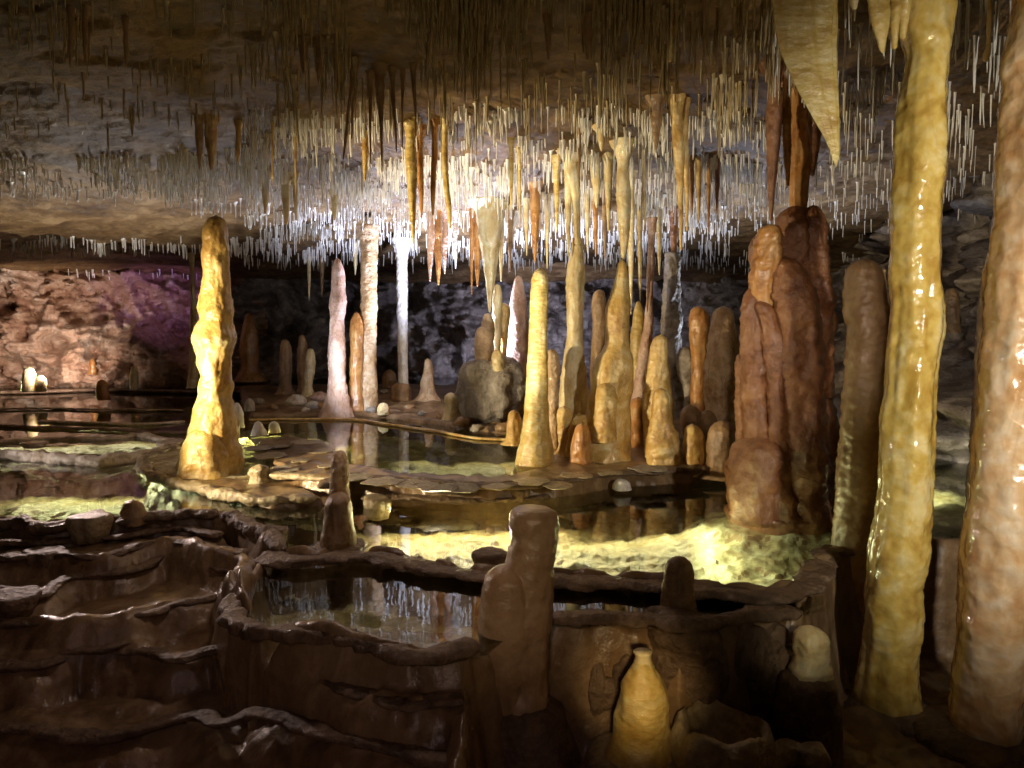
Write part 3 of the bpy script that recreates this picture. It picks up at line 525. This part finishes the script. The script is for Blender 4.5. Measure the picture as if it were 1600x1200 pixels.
mid = [  # tip x, tip y, top y, top width, Y, material, words
 (888,402,255,17,4.9,'cream','thick cream'),(870,364,262,14,5.0,'honey','slim honey'),(836,412,318,20,5.6,'orange','brown carrot shaped'),(771,452,330,16,6.3,'orange','amber with a rounded end'),
 (812,345,235,9,4.8,'honey','thin yellow'),(799,330,225,12,4.6,'honey','blunt yellow'),(932,325,268,20,4.9,'cream','short plump cream'),(951,362,272,17,4.8,'cream','club shaped cream'),
 (1007,352,300,8,4.7,'cream','small cream'),(986,492,330,15,5.4,'orange','long orange'),(918,395,320,10,5.8,'orange','slender amber'),(931,400,325,11,5.9,'orange','rusty fluted'),
 (945,405,330,10,5.8,'umber','dim brown'),(905,300,190,8,4.2,'umber','dull olive'),(1000,470,340,12,6.0,'tan','pale tan'),(1092,350,280,10,5.2,'honey','yellow finger like'),
 (1107,365,285,8,5.2,'orange','thin rusty'),(1120,335,288,9,5.2,'brown','stubby brown'),(1081,340,282,9,5.1,'orange','orange finger like'),(1053,440,350,16,6.4,'brown','shadowy brown'),
 (672,440,372,15,6.6,'pink','salmon coloured, first of three'),(685,446,370,18,6.7,'orange','orange, middle of three'),(695,428,370,12,6.8,'pink','pale salmon, last of three'),
 (737,460,375,8,6.4,'orange','rusty pencil like'),(746,448,372,16,6.5,'orange','wrinkled rusty'),(712,420,370,10,6.9,'white','whitish'),(783,440,335,14,6.4,'orange','shaded amber'),
 (797,425,338,12,6.3,'umber','brown slim'),(823,400,345,9,6.0,'tan','thin tan'),(855,420,330,10,5.9,'orange','amber needle like'),(1030,430,345,12,6.2,'orange','dull amber'),
 (483,470,400,9,8.5,'cream','pale green tipped'),(503,462,408,10,8.6,'umber','dim olive'),(555,430,400,8,8.0,'cream','small greenish'),(462,345,282,12,5.2,'cream','pale green draped'),
 (447,352,285,22,5.2,'cream','wide pale green fringed'),(415,335,280,18,5.2,'cream','broad pale drape like'),(462,305,190,7,4.1,'honey','long thin yellow'),(426,287,195,6,4.1,'honey','thin straight yellow'),
 (523,345,315,14,5.6,'cream','short frilled pale'),(330,268,215,22,4.2,'tan','tan curtain like'),(312,265,222,14,4.2,'tan','short tan'),(372,255,225,10,4.1,'honey','stubby honey'),
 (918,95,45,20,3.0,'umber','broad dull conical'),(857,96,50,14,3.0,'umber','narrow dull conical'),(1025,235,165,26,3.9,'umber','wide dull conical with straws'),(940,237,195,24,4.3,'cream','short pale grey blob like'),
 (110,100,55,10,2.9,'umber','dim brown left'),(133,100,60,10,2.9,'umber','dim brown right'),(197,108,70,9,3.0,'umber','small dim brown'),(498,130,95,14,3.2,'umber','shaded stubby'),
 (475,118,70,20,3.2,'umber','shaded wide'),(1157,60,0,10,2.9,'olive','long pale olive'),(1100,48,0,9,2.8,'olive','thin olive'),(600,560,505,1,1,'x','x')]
where = {'a': 'hanging under the bright middle ceiling'}
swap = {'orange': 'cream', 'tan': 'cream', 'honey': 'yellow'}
for tx, ty, y0, w, Yd, mt, words in mid:
    if mt == 'x': continue
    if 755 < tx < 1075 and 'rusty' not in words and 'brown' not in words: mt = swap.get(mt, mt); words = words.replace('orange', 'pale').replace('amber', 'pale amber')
    if mt == 'olive': mt = 'umber'
    near = ('over the centre group of stalagmites' if tx > 755 and ty > 240 and tx < 1075 else 'left of the brown massif under the bright ceiling' if tx >= 1075 and ty > 240 else
            'before the blue grey back wall' if 660 < tx < 760 else 'above the back pool' if ty > 400 else 'above the honey yellow stalagmite' if ty > 240 else 'on the dark ceiling near the top')
    s = random.uniform(-.1, .1)*w
    w *= .72
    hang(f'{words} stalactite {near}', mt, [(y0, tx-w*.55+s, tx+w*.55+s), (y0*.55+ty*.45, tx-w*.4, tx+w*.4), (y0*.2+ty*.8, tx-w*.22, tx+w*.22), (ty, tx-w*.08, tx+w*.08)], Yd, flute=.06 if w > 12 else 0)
hang('tiny hooked pale helictite hanging between the two big right columns', 'cream', [(40,1542,1549),(75,1540,1547),(86,1537,1546),(98,1537,1543)], 2.6)
for lab, mat, rows in (
 ('long rusty stalactite at the left above the brown massif', 'brown', [(185,1197,1222),(230,1198,1218),(280,1199,1213),(320,1201,1209),(347,1203,1207)]),
 ('thin orange stalactite second from left above the brown massif', 'orange', [(185,1222,1236),(240,1224,1236),(292,1229,1233)]),
 ('short dark stalactite at the right above the brown massif', 'brown', [(185,1262,1284),(230,1266,1280),(276,1267,1272)]),
): hang(lab, mat, rows, 3.55)
hang('broad fluted orange column joining the brown massif to the ceiling', 'orange', [(180,1234,1282),(230,1234,1274),(280,1233,1264),(320,1234,1260),(380,1232,1262)], 3.64, name='stone_column', cat='column', cap_top='none', flute=.12, nseg=40)

# ------------------------------------------------------------------ rimstone dams, shelves, plates and rocks
def sweep(pts, z, w, h, seed, bead=.0, beadlen=.09, n=None, closed=False, amp=.4):
    """rounded ledge: cross-section w wide, h high, swept along a plan curve and swollen into beads"""
    pp = smooth_poly(pts+[pts[0]] if closed else pts, 400 if n is None else n)
    zq = pp[:, 2] if pp.shape[1] > 2 else np.full(len(pp), z); pp = pp[:, :2]
    L = np.r_[0, np.cumsum(np.linalg.norm(np.diff(pp, axis=0), axis=1))]; n = int(np.clip(L[-1]/.012, 30, 420))
    s = np.linspace(0, L[-1], n); zq = np.interp(s, L, zq)[:, None]; pp = np.stack([np.interp(s, L, pp[:, 0]), np.interp(s, L, pp[:, 1])], -1)
    o = seed*5.1; pp = pp+.02*np.stack([noise(v3(s*5, 0*s+o, 0*s)), noise(v3(s*5, 0*s+o+7, 0*s))], -1)
    tg = np.gradient(pp, axis=0); nm = np.stack([-tg[:, 1], tg[:, 0]], -1); nm /= np.linalg.norm(nm, axis=1)[:, None]+1e-9
    ph = s/beadlen+.8*noise(v3(s*4, 0*s+o, 0*s)); be = 1-bead+bead*np.abs(np.sin(ph*np.pi))**.6
    k = 16; a = np.linspace(0, 2*np.pi, k, endpoint=False)
    S, A = np.meshgrid(s, a, indexing='ij')
    ca, sa = np.cos(A), np.sin(A); sq = lambda v: np.sign(v)*np.abs(v)**.8
    d = 1+amp*fbm(v3(S*8+o, ca*.8, sa*.8), 3)
    end = np.ones(n) if closed else np.sqrt(np.clip(np.minimum(s, L[-1]-s)/max(w, .02), .02, 1))
    Wd = (w*be*end)[:, None]*sq(ca)*d; Hd = (h*(.5+.5*be)*end)[:, None]*sq(sa)*d
    V = np.stack([pp[:, 0:1]+nm[:, 0:1]*Wd, pp[:, 1:2]+nm[:, 1:2]*Wd, zq+Hd], -1).reshape(-1, 3)
    return V, grid_faces(n, k, True).tolist()+[list(range(k)), list(range((n-1)*k+k-1, (n-1)*k-1, -1))]
def dam(label, mat, px, zl, w, h, z=None, bead=0, beadlen=.09, closed=False, group=None, name='rimstone_dam', cat='rimstone', amp=.45):
    SEED[0] += 1; pl = [tuple(p) for p in GP(px, zl)]
    if any(len(q) > 2 for q in px): pl = [(*p, q[2]) for p, q in zip(pl, px)]
    V, Fc = sweep(pl, zl if z is None else z, w, h, SEED[0], bead, beadlen, closed=closed, amp=amp)
    c = V.mean(0); return tag(mk(name, V-c, Fc, M[mat], None, tuple(c)), label, cat, group)
dam('dark sinuous dam between the lit main pool and the small foreground pool', 'pedestal', [(412,862),(440,872),(500,876),(560,868),(640,880),(700,892),(760,900),(870,905),(1000,912),(1090,924),(1200,930),(1256,918),(1288,868),(1330,856)], -.93, .06, .016, bead=.35, beadlen=.22)
dam('beaded pale green shelf edge curving round the honey yellow stalagmite', 'rim', [(285,700),(240,712),(226,728),(240,744),(290,757),(345,771),(400,781),(450,783),(500,778)], -.905, .05, .028, bead=.5, beadlen=.17)
dam('pale pink rounded dam along the front of the dark pool at far left', 'pale_rim', [(-60,712),(20,712),(90,717),(150,721),(200,717),(240,708),(285,702)], -.91, .06, .042, bead=.3, beadlen=.25)
dam('pale pink dam at the back of the dark pool at far left', 'pale_rim', [(-60,694),(30,692),(100,688),(160,688),(220,682),(250,688),(285,694)], -.89, .05, .028, bead=.1)
dam('thin yellow lit rim across the back of the middle pool', 'honey', [(388,656),(450,655),(545,655),(600,662),(690,675),(740,684),(800,688)], -.84, .02, .010, amp=.12)
dam('thin dark rim before the back pool at far left', 'pedestal', [(-60,614),(60,612),(150,609),(250,611),(300,612),(390,613)], -.855, .035, .022, amp=.15)
dam('thin pale rim line across the left terrace pools, farther one', 'rim', [(-60,640),(80,638),(160,640),(290,641)], -.872, .03, .010)
dam('thin pale rim line across the left terrace pools, nearer one', 'pale_rim', [(60,658),(150,661),(230,663),(290,658)], -.875, .03, .012)
dam('low broken rim edge across the left terrace pools beside the yellow stalagmite', 'pedestal', [(-60,664),(60,668),(160,671),(230,676),(300,676)], -.875, .04, .014)
dam('overhanging dark scalloped lip along the front edge of the middle pool shelf', 'pedestal', [(500,762),(545,745),(640,752),(720,757),(790,760),(870,753),(910,746),(960,740),(1050,734),(1130,730)], -.85, .05, .016, bead=.3, beadlen=.3)
dam('narrow sunken ledge right under the middle pool shelf', 'pedestal', [(560,778),(640,778),(720,782),(820,778),(900,768),(980,756)], -.93, .035, .016)
dam('rounded green stained ledge below the middle pool shelf', 'rim', [(390,738),(430,742),(500,749),(545,752)], -.855, .03, .02)
dam('dark rounded crest in front of the small foreground pool', 'pedestal', [(372,930),(362,955),(385,985),(470,989),(560,1004),(640,1020),(700,1018),(752,1008)], -.948, .04, .022, bead=.45, beadlen=.12)
dam('dark crest at the back right of the foreground, by the dull blunt stalagmite', 'pedestal', [(855,968),(930,964),(1000,966),(1060,980),(1160,962),(1255,958)], -.95, .04, .02, bead=.4, beadlen=.2)
dam('beaded wet corner of the dark terraces beside the small foreground pool', 'pedestal', [(345,806),(385,818),(420,838),(440,858)], -.92, .045, .03, bead=.5, beadlen=.09)
dam('scalloped terrace edge at far left under the big clear pool', 'pedestal', [(-60,818),(30,818),(70,826),(105,822),(150,815)], -.925, .04, .03, bead=.45, beadlen=.08)
dam('lumpy low terrace edge right of the orange brown cone', 'pedestal', [(180,817),(240,808),(300,804),(345,805)], -.922, .04, .025, bead=.4, beadlen=.12)
def basin(label, mat, px, zl, hollow, skirt):
    SEED[0] += 1; c = np.mean(GP(px, zl), 0); out = smooth_poly([tuple(p) for p in GP(px, zl)]+[tuple(GP(px[:1], zl)[0])], 90)[:-1]-c; V = []
    prof = [(.02, -hollow), (.35, -hollow), (.55, -hollow*.8), (.70, -hollow*.45), (.79, -.01), (.87, .014), (.97, .004), (1.05, -.03), (1.12, -.08), (1.2, -skirt)]
    for r, zz in prof:
        nz = fbm(np.column_stack([out*r*14, np.full(len(out), SEED[0]*3.)]), 3)
        V.append(np.column_stack([out*r*(1+.05*nz)[:, None], zz+.012*nz+.008*np.sin(np.arange(len(out))*.35)]))
    return tag(mk('rimstone_basin', np.vstack(V), grid_faces(len(prof), len(out), True).tolist(), M[mat], None, (float(c[0]), float(c[1]), zl)), label, 'rimstone')
basin('rounded small gour basin with a dark hollow at the bottom right', 'rim', [(1052,1130),(1065,1108),(1095,1097),(1130,1104),(1160,1112),(1195,1132),(1208,1158),(1170,1172),(1120,1166),(1078,1158)], -1.20, .12, .27)
dam('pale lumpy gour edge along the bottom at lower right', 'rim', [(1085,1176),(1120,1190),(1180,1196),(1230,1180),(1300,1195)], -1.27, .035, .035, bead=.4, beadlen=.12)
for lab, px, zl in (
 ('thin curled ledge of the dark left terraces, uppermost below the stumps', [(-60,846),(60,848),(130,842),(190,838),(240,830),(300,828),(345,838)], -.975),
 ('thin ledge of the dark left terraces, arching above the low stump', [(-60,872),(20,872),(85,866),(160,870),(215,852),(270,843),(330,858),(385,866)], -.985),
 ('long sagging ledge crossing the dark left terraces in the middle', [(-60,924),(0,922),(60,930),(110,903),(200,892),(260,868),(300,873),(360,895)], -1.045),
 ('ledge of the dark left terraces below the flat grey tread', [(-60,972),(0,973),(120,977),(240,957),(270,947),(345,930)], -1.105),
 ('short ledge of the dark left terraces just under the flat grey tread', [(-60,1003),(0,1005),(80,1010),(130,1017),(200,1002),(250,978),(300,975)], -1.175),
): dam(lab, 'pedestal', px, zl, .03, .013, bead=.3, beadlen=.16)
dam('long wavy ledge of the foreground running from the left edge to the square topped pillar', 'pedestal', [(-60,1040,-1.20),(60,1040,-1.20),(130,1020,-1.20),(190,1016,-1.20),(275,1028,-1.19),(330,1016,-1.18),(370,1013,-1.165),(420,1040,-1.125),(480,1046,-1.085),(520,1066,-1.07),(590,1090,-1.06),(640,1100,-1.055),(690,1092,-1.055),(730,1100,-1.055)], -1.2, .03, .014, bead=.3, beadlen=.2)
dam('lowest wavy ledge at the bottom left corner of the picture', 'pedestal', [(-60,1135,-1.32),(0,1136,-1.32),(100,1148,-1.32),(200,1146,-1.32),(300,1116,-1.285),(350,1130,-1.235),(420,1118,-1.185),(500,1142,-1.16),(600,1166,-1.155),(720,1192,-1.155)], -1.3, .03, .014, bead=.3, beadlen=.2)
def disc(label, mat, px, py, zl, r, h, name='shelfstone', cat='shelfstone', group=None, seed=None):
    SEED[0] += 1; o = SEED[0]*3.3; th = np.linspace(0, 2*np.pi, 32, endpoint=False)
    p = G(px, py, zl); V = []
    for q, (rr, zz) in enumerate(((.75, -h), (.86, -h*.5), (1, 0), (.98, h*.25), (.9, h*.34), (.5, h*.30))):
        k = 1+.4*noise(v3(np.cos(th)*1.3+o, np.sin(th)*1.3, 0*th))+.05*noise(v3(np.cos(th)*5+o, np.sin(th)*5, 0*th))
        V += [(r*rr*a*np.cos(t_), r*rr*a*np.sin(t_), zz) for a, t_ in zip(k, th)]
    Fc = grid_faces(6, 32, True).tolist()+[list(range(31, -1, -1)), list(range(5*32, 6*32))]
    return tag(mk(name, V, Fc, M[mat], None, (float(p[0]), float(p[1]), zl)), label, cat, group)
disc('flat topped dark drum growing on the dark dam left of the square topped pillar', 'pedestal', 765, 868, -.90, .065, .05)
disc('little mushroom shaped stub on the lip of the lit pool', 'pedestal', 812, 768, -.89, .05, .05)
disc('pale flat stub with a wet face on the left terrace edge', 'rim', 140, 815, -.90, .085, .09)
disc('round greenish knob at the left end of the bright underwater glow', 'rim', 590, 785, -.915, .075, .08)
disc('small dark mushroom stub by the wet corner of the terraces', 'pedestal', 430, 832, -.92, .05, .06)
disc('dark squat stump standing on the left terraces near the picture edge', 'pedestal', 65, 870, -1.0, .075, .09)
disc('worn low stump on the dark terraces at far left', 'pedestal', 20, 935, -1.04, .09, .06)
disc('flat grey slab on the far left pale dam', 'pale_rim', 55, 693, -.865, .08, .03)
disc('pale flat slab beside the honey yellow stalagmite foot', 'pale_rim', 262, 692, -.865, .09, .03)
plates = [(440,697),(500,705),(470,720),(560,745),(600,752),(660,758),(720,762),(780,760),(830,752),(690,762),(900,742),(950,738),(1010,732),(420,712),(870,758),(450,732),(510,728),(640,755),(405,700),(480,690)]
for i, (px, py) in enumerate(plates):
    disc('thin brown crust plate lying on the middle pool shelf', 'rim' if i % 3 else 'grey', px, py, -.828-.003*(i % 4), random.uniform(.05, .12), .008, 'crust_plate', 'crust plate', 'crust plates on the middle pool shelf')
rocks = [(462,630,.11,'white'),(488,634,.07,'white'),(500,622,.09,'pink'),(505,634,.06,'orange'),(534,632,.12,'grey'),(478,640,.04,'white'),(735,655,.05,'orange'),(722,660,.07,'umber'),(760,650,.05,'grey'),(775,658,.06,'umber'),(800,655,.07,'umber'),(690,650,.05,'umber'),(660,645,.04,'grey'),(745,668,.05,'grey'),(785,668,.06,'umber'),(710,645,.04,'grey'),(640,636,.05,'umber'),(580,640,.05,'grey'),(820,662,.05,'umber'),(405,628,.06,'grey'),(425,636,.05,'umber'),(740,618,.08,'grey'),(600,612,.05,'grey')]
names = {'white': 'chalky white', 'pink': 'rounded pinkish', 'orange': 'small orange', 'grey': 'dull grey', 'umber': 'dark brown'}
for i, (px, py, r, mt) in enumerate(rocks):
    p = G(px, py, -.80); V, Fc = rock_mesh(None, (r, r*.8, r*.6), 20+i, sub=20, amp=.3, sharp=.8)
    tag(mk('loose_rock', V, Fc, M[mt], None, (float(p[0]), float(p[1]), -.815+r*.25)), f'{names[mt]} loose rock lying on the debris bar of the middle pools', 'rock', 'loose rocks on the debris bar')

V = []; Fc = []; nv = 0          # drapery lumps grown together on the face below the foreground pool
for k in range(34):
    xx = RNG.uniform(880, 1225); yy = RNG.uniform(985, 1090); p = P(xx, yy, 2.385-.075*(yy-985)/105)
    v, f = rock_mesh(None, (.035+.035*RNG.random(), .04, .05+.08*RNG.random()), 60+k, sub=28, amp=.16, sharp=0); V.append(v+p); Fc += [[a+nv for a in q] for q in f]; nv += len(v)
V = np.vstack(V); c = V.mean(0); tag(mk('flowstone', V-c, Fc, M['pedestal'], None, tuple(c)), 'dark lumpy flowstone drapery on the face below the rim of the foreground pool', 'flowstone')

# ------------------------------------------------------------------ soda straws
ZONES = [  # x0,x1,y0,y1 where they leave the ceiling; count; length range; radius; material; words
 (430,1250,-70,160,760,.08,.34,.0046,'straw_shaded','dim olive soda straw hanging from the dark ceiling along the top'),
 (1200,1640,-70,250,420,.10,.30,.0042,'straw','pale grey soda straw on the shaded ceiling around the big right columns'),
 (0,430,-30,215,190,.05,.16,.0045,'straw_shaded','sparse brown soda straw on the bare dark ceiling at upper left'),
 (380,1210,165,262,800,.05,.20,.0052,'straw','bright white soda straw in the lit ceiling band above the middle pool'),
 (380,1210,240,335,1500,.05,.24,.0060,'straw','bright white soda straw in the lit ceiling band above the middle pool'),
 (0,380,240,300,420,.04,.13,.0062,'straw','short white soda straw along the left ceiling lip above the pale rock'),
 (250,420,225,318,340,.06,.19,.0062,'straw','short white soda straw along the left ceiling lip above the pale rock'),
 (380,1140,325,408,1500,.06,.24,.0064,'straw','bluish white soda straw in the low ceiling band over the back pool'),
 (1080,1640,250,372,380,.07,.2,.0052,'straw','pale soda straw under the far ceiling right of the brown massif'),
 (0,400,368,390,190,.06,.18,.0070,'straw','small white soda straw under the low ledge in front of the purple wall'),
 (1100,1640,390,420,160,.06,.15,.0065,'straw','pale soda straw under the far ceiling right of the brown massif'),
 (0,320,420,446,120,.06,.14,.0075,'straw','tiny pale straw on the farthest low ledge at left'),
]
def straw_mesh(L, r, seed):
    rr = np.random.default_rng(seed); n = 6; k = 6; V = []; t = np.linspace(0, 1, k); dx = rr.normal(0, .022*L, 2)
    taper = rr.uniform(.5, .95); fl_ = rr.uniform(.3, 1.2) if rr.random() < .65 else rr.uniform(1.5, 4)
    for i in range(k):
        R = r*(1+fl_*np.exp(-t[i]*9))*(1-(1-taper)*t[i])*rr.uniform(.88, 1.12)*(.45 if i == k-1 else 1)
        th = np.arange(n)*2*np.pi/n
        V += [(R*np.cos(a)+dx[0]*t[i]**2, R*np.sin(a)+dx[1]*t[i]**2, .02-(L+.02)*t[i]) for a in th]
    return np.array(V), grid_faces(k, n, True).tolist()+[list(range((k-1)*n, k*n))]
cand = []
for zi, (x0, x1, y0, y1, cnt, l0, l1, rad, mt, words) in enumerate(ZONES):
    m = cnt*3; px = RNG.uniform(x0, x1, m); py = RNG.uniform(y0, y1, m)
    dx, dy, dz = ray(px, py); Ys = np.geomspace(1.6, 12, 260)
    Xs = (dx/dy)[:, None]*Ys; Zr = (dz/dy)[:, None]*Ys; Zc = ceil_z(Xs, Ys[None, :]+0*Xs, False)
    hit = Zr >= Zc; ok = hit.any(1); k = hit.argmax(1); Yh = Ys[k]; Xh = (dx/dy)*Yh
    dens = noise(v3(Xh*3.1, Yh*3.1, 0*Xh+zi))+.35*noise(v3(Xh*9, Yh*9, 0*Xh+zi))   # straws crowd along seams of the rock
    idx = np.where(ok)[0]; idx = idx[np.argsort(-(dens[idx]+RNG.normal(0, .28, len(idx))))][:cnt]
    zt = ceil_z(Xh[idx], Yh[idx])
    for j, i in enumerate(idx):
        L = l0+(l1-l0)*RNG.beta(1.3, 3.2); r = rad*RNG.uniform(.65, 1.25)
        if RNG.random() < .06: r *= 2.0; L *= 1.1
        cand.append((L*r/Yh[i]**2, Xh[i], Yh[i], zt[j], L, r, mt, words, px[i], py[i]))
cand.sort(key=lambda c: -c[0])
inside = [c for c in cand if -10 < c[8] < 1610 and c[9]+c[4]*F/c[2] > 12]
single = set(id(c) for c in inside[:285])
bulk = {'straw': [[], [], 0], 'straw_shaded': [[], [], 0]}
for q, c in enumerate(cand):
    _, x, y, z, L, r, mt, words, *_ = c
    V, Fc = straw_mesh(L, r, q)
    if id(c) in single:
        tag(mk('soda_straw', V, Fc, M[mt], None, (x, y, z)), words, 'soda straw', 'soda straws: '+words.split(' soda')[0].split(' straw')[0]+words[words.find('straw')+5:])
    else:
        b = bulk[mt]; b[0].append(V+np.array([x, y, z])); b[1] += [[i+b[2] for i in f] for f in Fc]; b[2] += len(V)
for mt, lab in (('straw', 'thousands of thin white soda straws covering the ceiling'), ('straw_shaded', 'countless dim olive straws on the dark ceiling')):
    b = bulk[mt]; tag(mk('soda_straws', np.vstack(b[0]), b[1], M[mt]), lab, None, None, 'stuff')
# ------------------------------------------------------------------ light: the cave's hidden show lamps and some added fills
w = bpy.data.worlds.new('World'); sc.world = w; w.use_nodes = True
w.node_tree.nodes['Background'].inputs[0].default_value = (.004, .004, .005, 1); w.node_tree.nodes['Background'].inputs[1].default_value = 1
def lamp(kind, loc, power, col, aim=None, angle=70, blend=.8, rad=.06):
    d = bpy.data.lights.new('show_or_fill_lamp', kind); d.energy = power; d.color = col; d.shadow_soft_size = rad
    o = bpy.data.objects.new('show_or_fill_lamp', d); COL.objects.link(o); o.location = loc
    if kind == 'SPOT': d.spot_size = math.radians(angle); d.spot_blend = blend
    if aim is not None: o.rotation_euler = (Vector(aim)-Vector(loc)).to_track_quat('-Z', 'Y').to_euler()
    return o
COOL = (.80, .86, 1.0); WARM = (1.0, .80, .50); YEL = (1, .74, .28)
lamp('SPOT', (-.55, 6.7, -.70), 480, (.64, .71, 1.0), (-.4, 6.9, 1.0), 130, .9)          # up-light behind the middle pool
lamp('SPOT', (2.1, 6.6, -.6), 110, (.70, .78, 1.0), (1.9, 6.6, 1.0), 130, .9)            # up-light behind the massif
lamp('SPOT', (-2.75, 3.25, -.45), 330, (1, .80, .48), (.1, 4.9, .06), 68, .7)           # side light from the left
lamp('SPOT', (-.45, 3.3, -.90), 165, (1, .92, .80), (-.05, 5.6, .75), 48, .6)    # torch in the main pool, aimed up at the centre ceiling
lamp('SPOT', (-1.5, 6.0, -.5), 38, COOL, (-.9, 7.6, .0), 110, .9)            # pink and white columns
lamp('SPOT', (-3.4, 6.3, -.75), 75, (1, .93, .85), (-3.6, 6.0, 1.0), 120, .9)   # left ceiling lip and ledge
lamp('SPOT', (-4.0, 9.2, -.3), 42, (.66, .36, 1.0), (-5.0, 10.6, .55), 60, .9)   # purple wash
lamp('SPOT', (-5.2, 8.2, -.6), 180, (1, .80, .70), (-6.8, 10.0, -.1), 100, .9, .2)   # draped wall
lamp('SPOT', (.4, 9.4, -.6), 150, (.68, .70, 1.0), (.4, 12, .0), 120, .9)       # blue grey back wall
lamp('SPOT', (1.5, .35, .2), 120, (1, .91, .76), (1.75, 2.5, .03), 72, .8, .05)   # lights the right columns
lamp('SPOT', (.25, .3, .45), 58, (1, .80, .62), (1.3, 3.6, -.05), 22, .9)       # massif
lamp('SPOT', (.2, .5, -.4), 46, (1, .70, .32), (.385, 2.13, -1.075), 13, .8)        # bottle stalagmite
lamp('SPOT', (-.3, .3, .1), 10, (1, .70, .42), (.02, 2.26, -.80), 20, .9)        # added narrow fill for the square topped pillar
lamp('SPOT', (.75, .5, -.2), 22, (1, .86, .58), (.91, 2.24, -.985), 8, .8)       # added narrow fill to brighten the stubby cream stalagmite
def strip(loc, power, col, aim, length, wid=.03):
    o = lamp('AREA', loc, power, col, aim); o.data.shape = 'RECTANGLE'; o.data.size = length; o.data.size_y = wid; return o
strip((-.25, 3.72, -.95), 4.6, (1, .80, .44), (-.20, 3.0, -1.25), 1.0)      # under water, below the shelf
strip((.55, 3.55, -.95), 1.6, (1, .90, .55), (.58, 2.9, -1.20), .7)
strip((.85, 3.22, -.945), 1.9, (.94, 1, .66), (1.4, 3.15, -1.25), .6)       # under water at the massif
strip((-2.3, 4.45, -.95), 3.2, (1, .98, .58), (-2.3, 3.9, -1.25), 1.4)
strip((-1.75, 5.75, -.875), 1.6, (1, .85, .25), (-1.6, 5.0, -1.05), .8)       # glow behind the yellow rim of the middle pool
strip((-.15, 5.2, -.875), 1.2, (1, .88, .5), (-.15, 4.3, -1.05), 1.3)
lamp('SPOT', (-2.3, 6.4, -.75), 160, (.80, .85, 1.0), (-2.1, 6.1, 1.0), 110, .9)    # up-light left of the middle pool
lamp('SPOT', (-4.0, 4.2, -.5), 30, (1, .88, .80), (-2.6, 5.0, -.9), 60, .9)       # pale rims at the left
strip((-3.7, 6.0, -.90), 1.2, (1, .92, .5), (-3.6, 5.4, -1.0), 1.6)  # added underwater fill for the left terrace pools
lamp('SPOT', (2.5, 4.6, -.7), 22, (1, .95, .75), (2.7, 4.5, -1.1), 150, .9)
lamp('SPOT', (-6.6, 9.0, -.81), 14, (.8, 1, .35), (-6.2, 8.6, -1.2), 120, .9)
lamp('SPOT', (-.3, -.8, .6), 11, (1, .66, .70), (-1.1, 2.2, -1.3), 62, .9, .2)                       # added fill behind the viewer, lifts the dark left terraces
lamp('SPOT', (-.6, 3.0, .55), 10, (1, .74, .62), (-.9, 2.3, -1.2), 120, .9, .08)  # added overhead fill, picks out the front terrace crests
lamp('SPOT', (.2, -.5, -.2), 15, (1, .80, .48), (-.2, 3.0, 1.15), 95, .9, .1)       # added camera-side fill so the near ceiling straws show
lamp('SPOT', (-2.7, 4.3, -.3), 34, (1, .76, .68), (-1.0, 2.4, -1.15), 70, .9, .05)   # dim lamp over the front terraces
# ------------------------------------------------------------------ render settings
vs = sc.view_settings; vs.view_transform = 'Standard'; vs.look = 'None'; vs.exposure = .62; vs.gamma = 1; vs.use_curve_mapping = False
cy = sc.cycles; cy.use_denoising = True; cy.max_bounces = 8; cy.diffuse_bounces = 3; cy.glossy_bounces = 4; cy.transparent_max_bounces = 12
cy.caustics_reflective = False; cy.caustics_refractive = False; cy.sample_clamp_indirect = 6
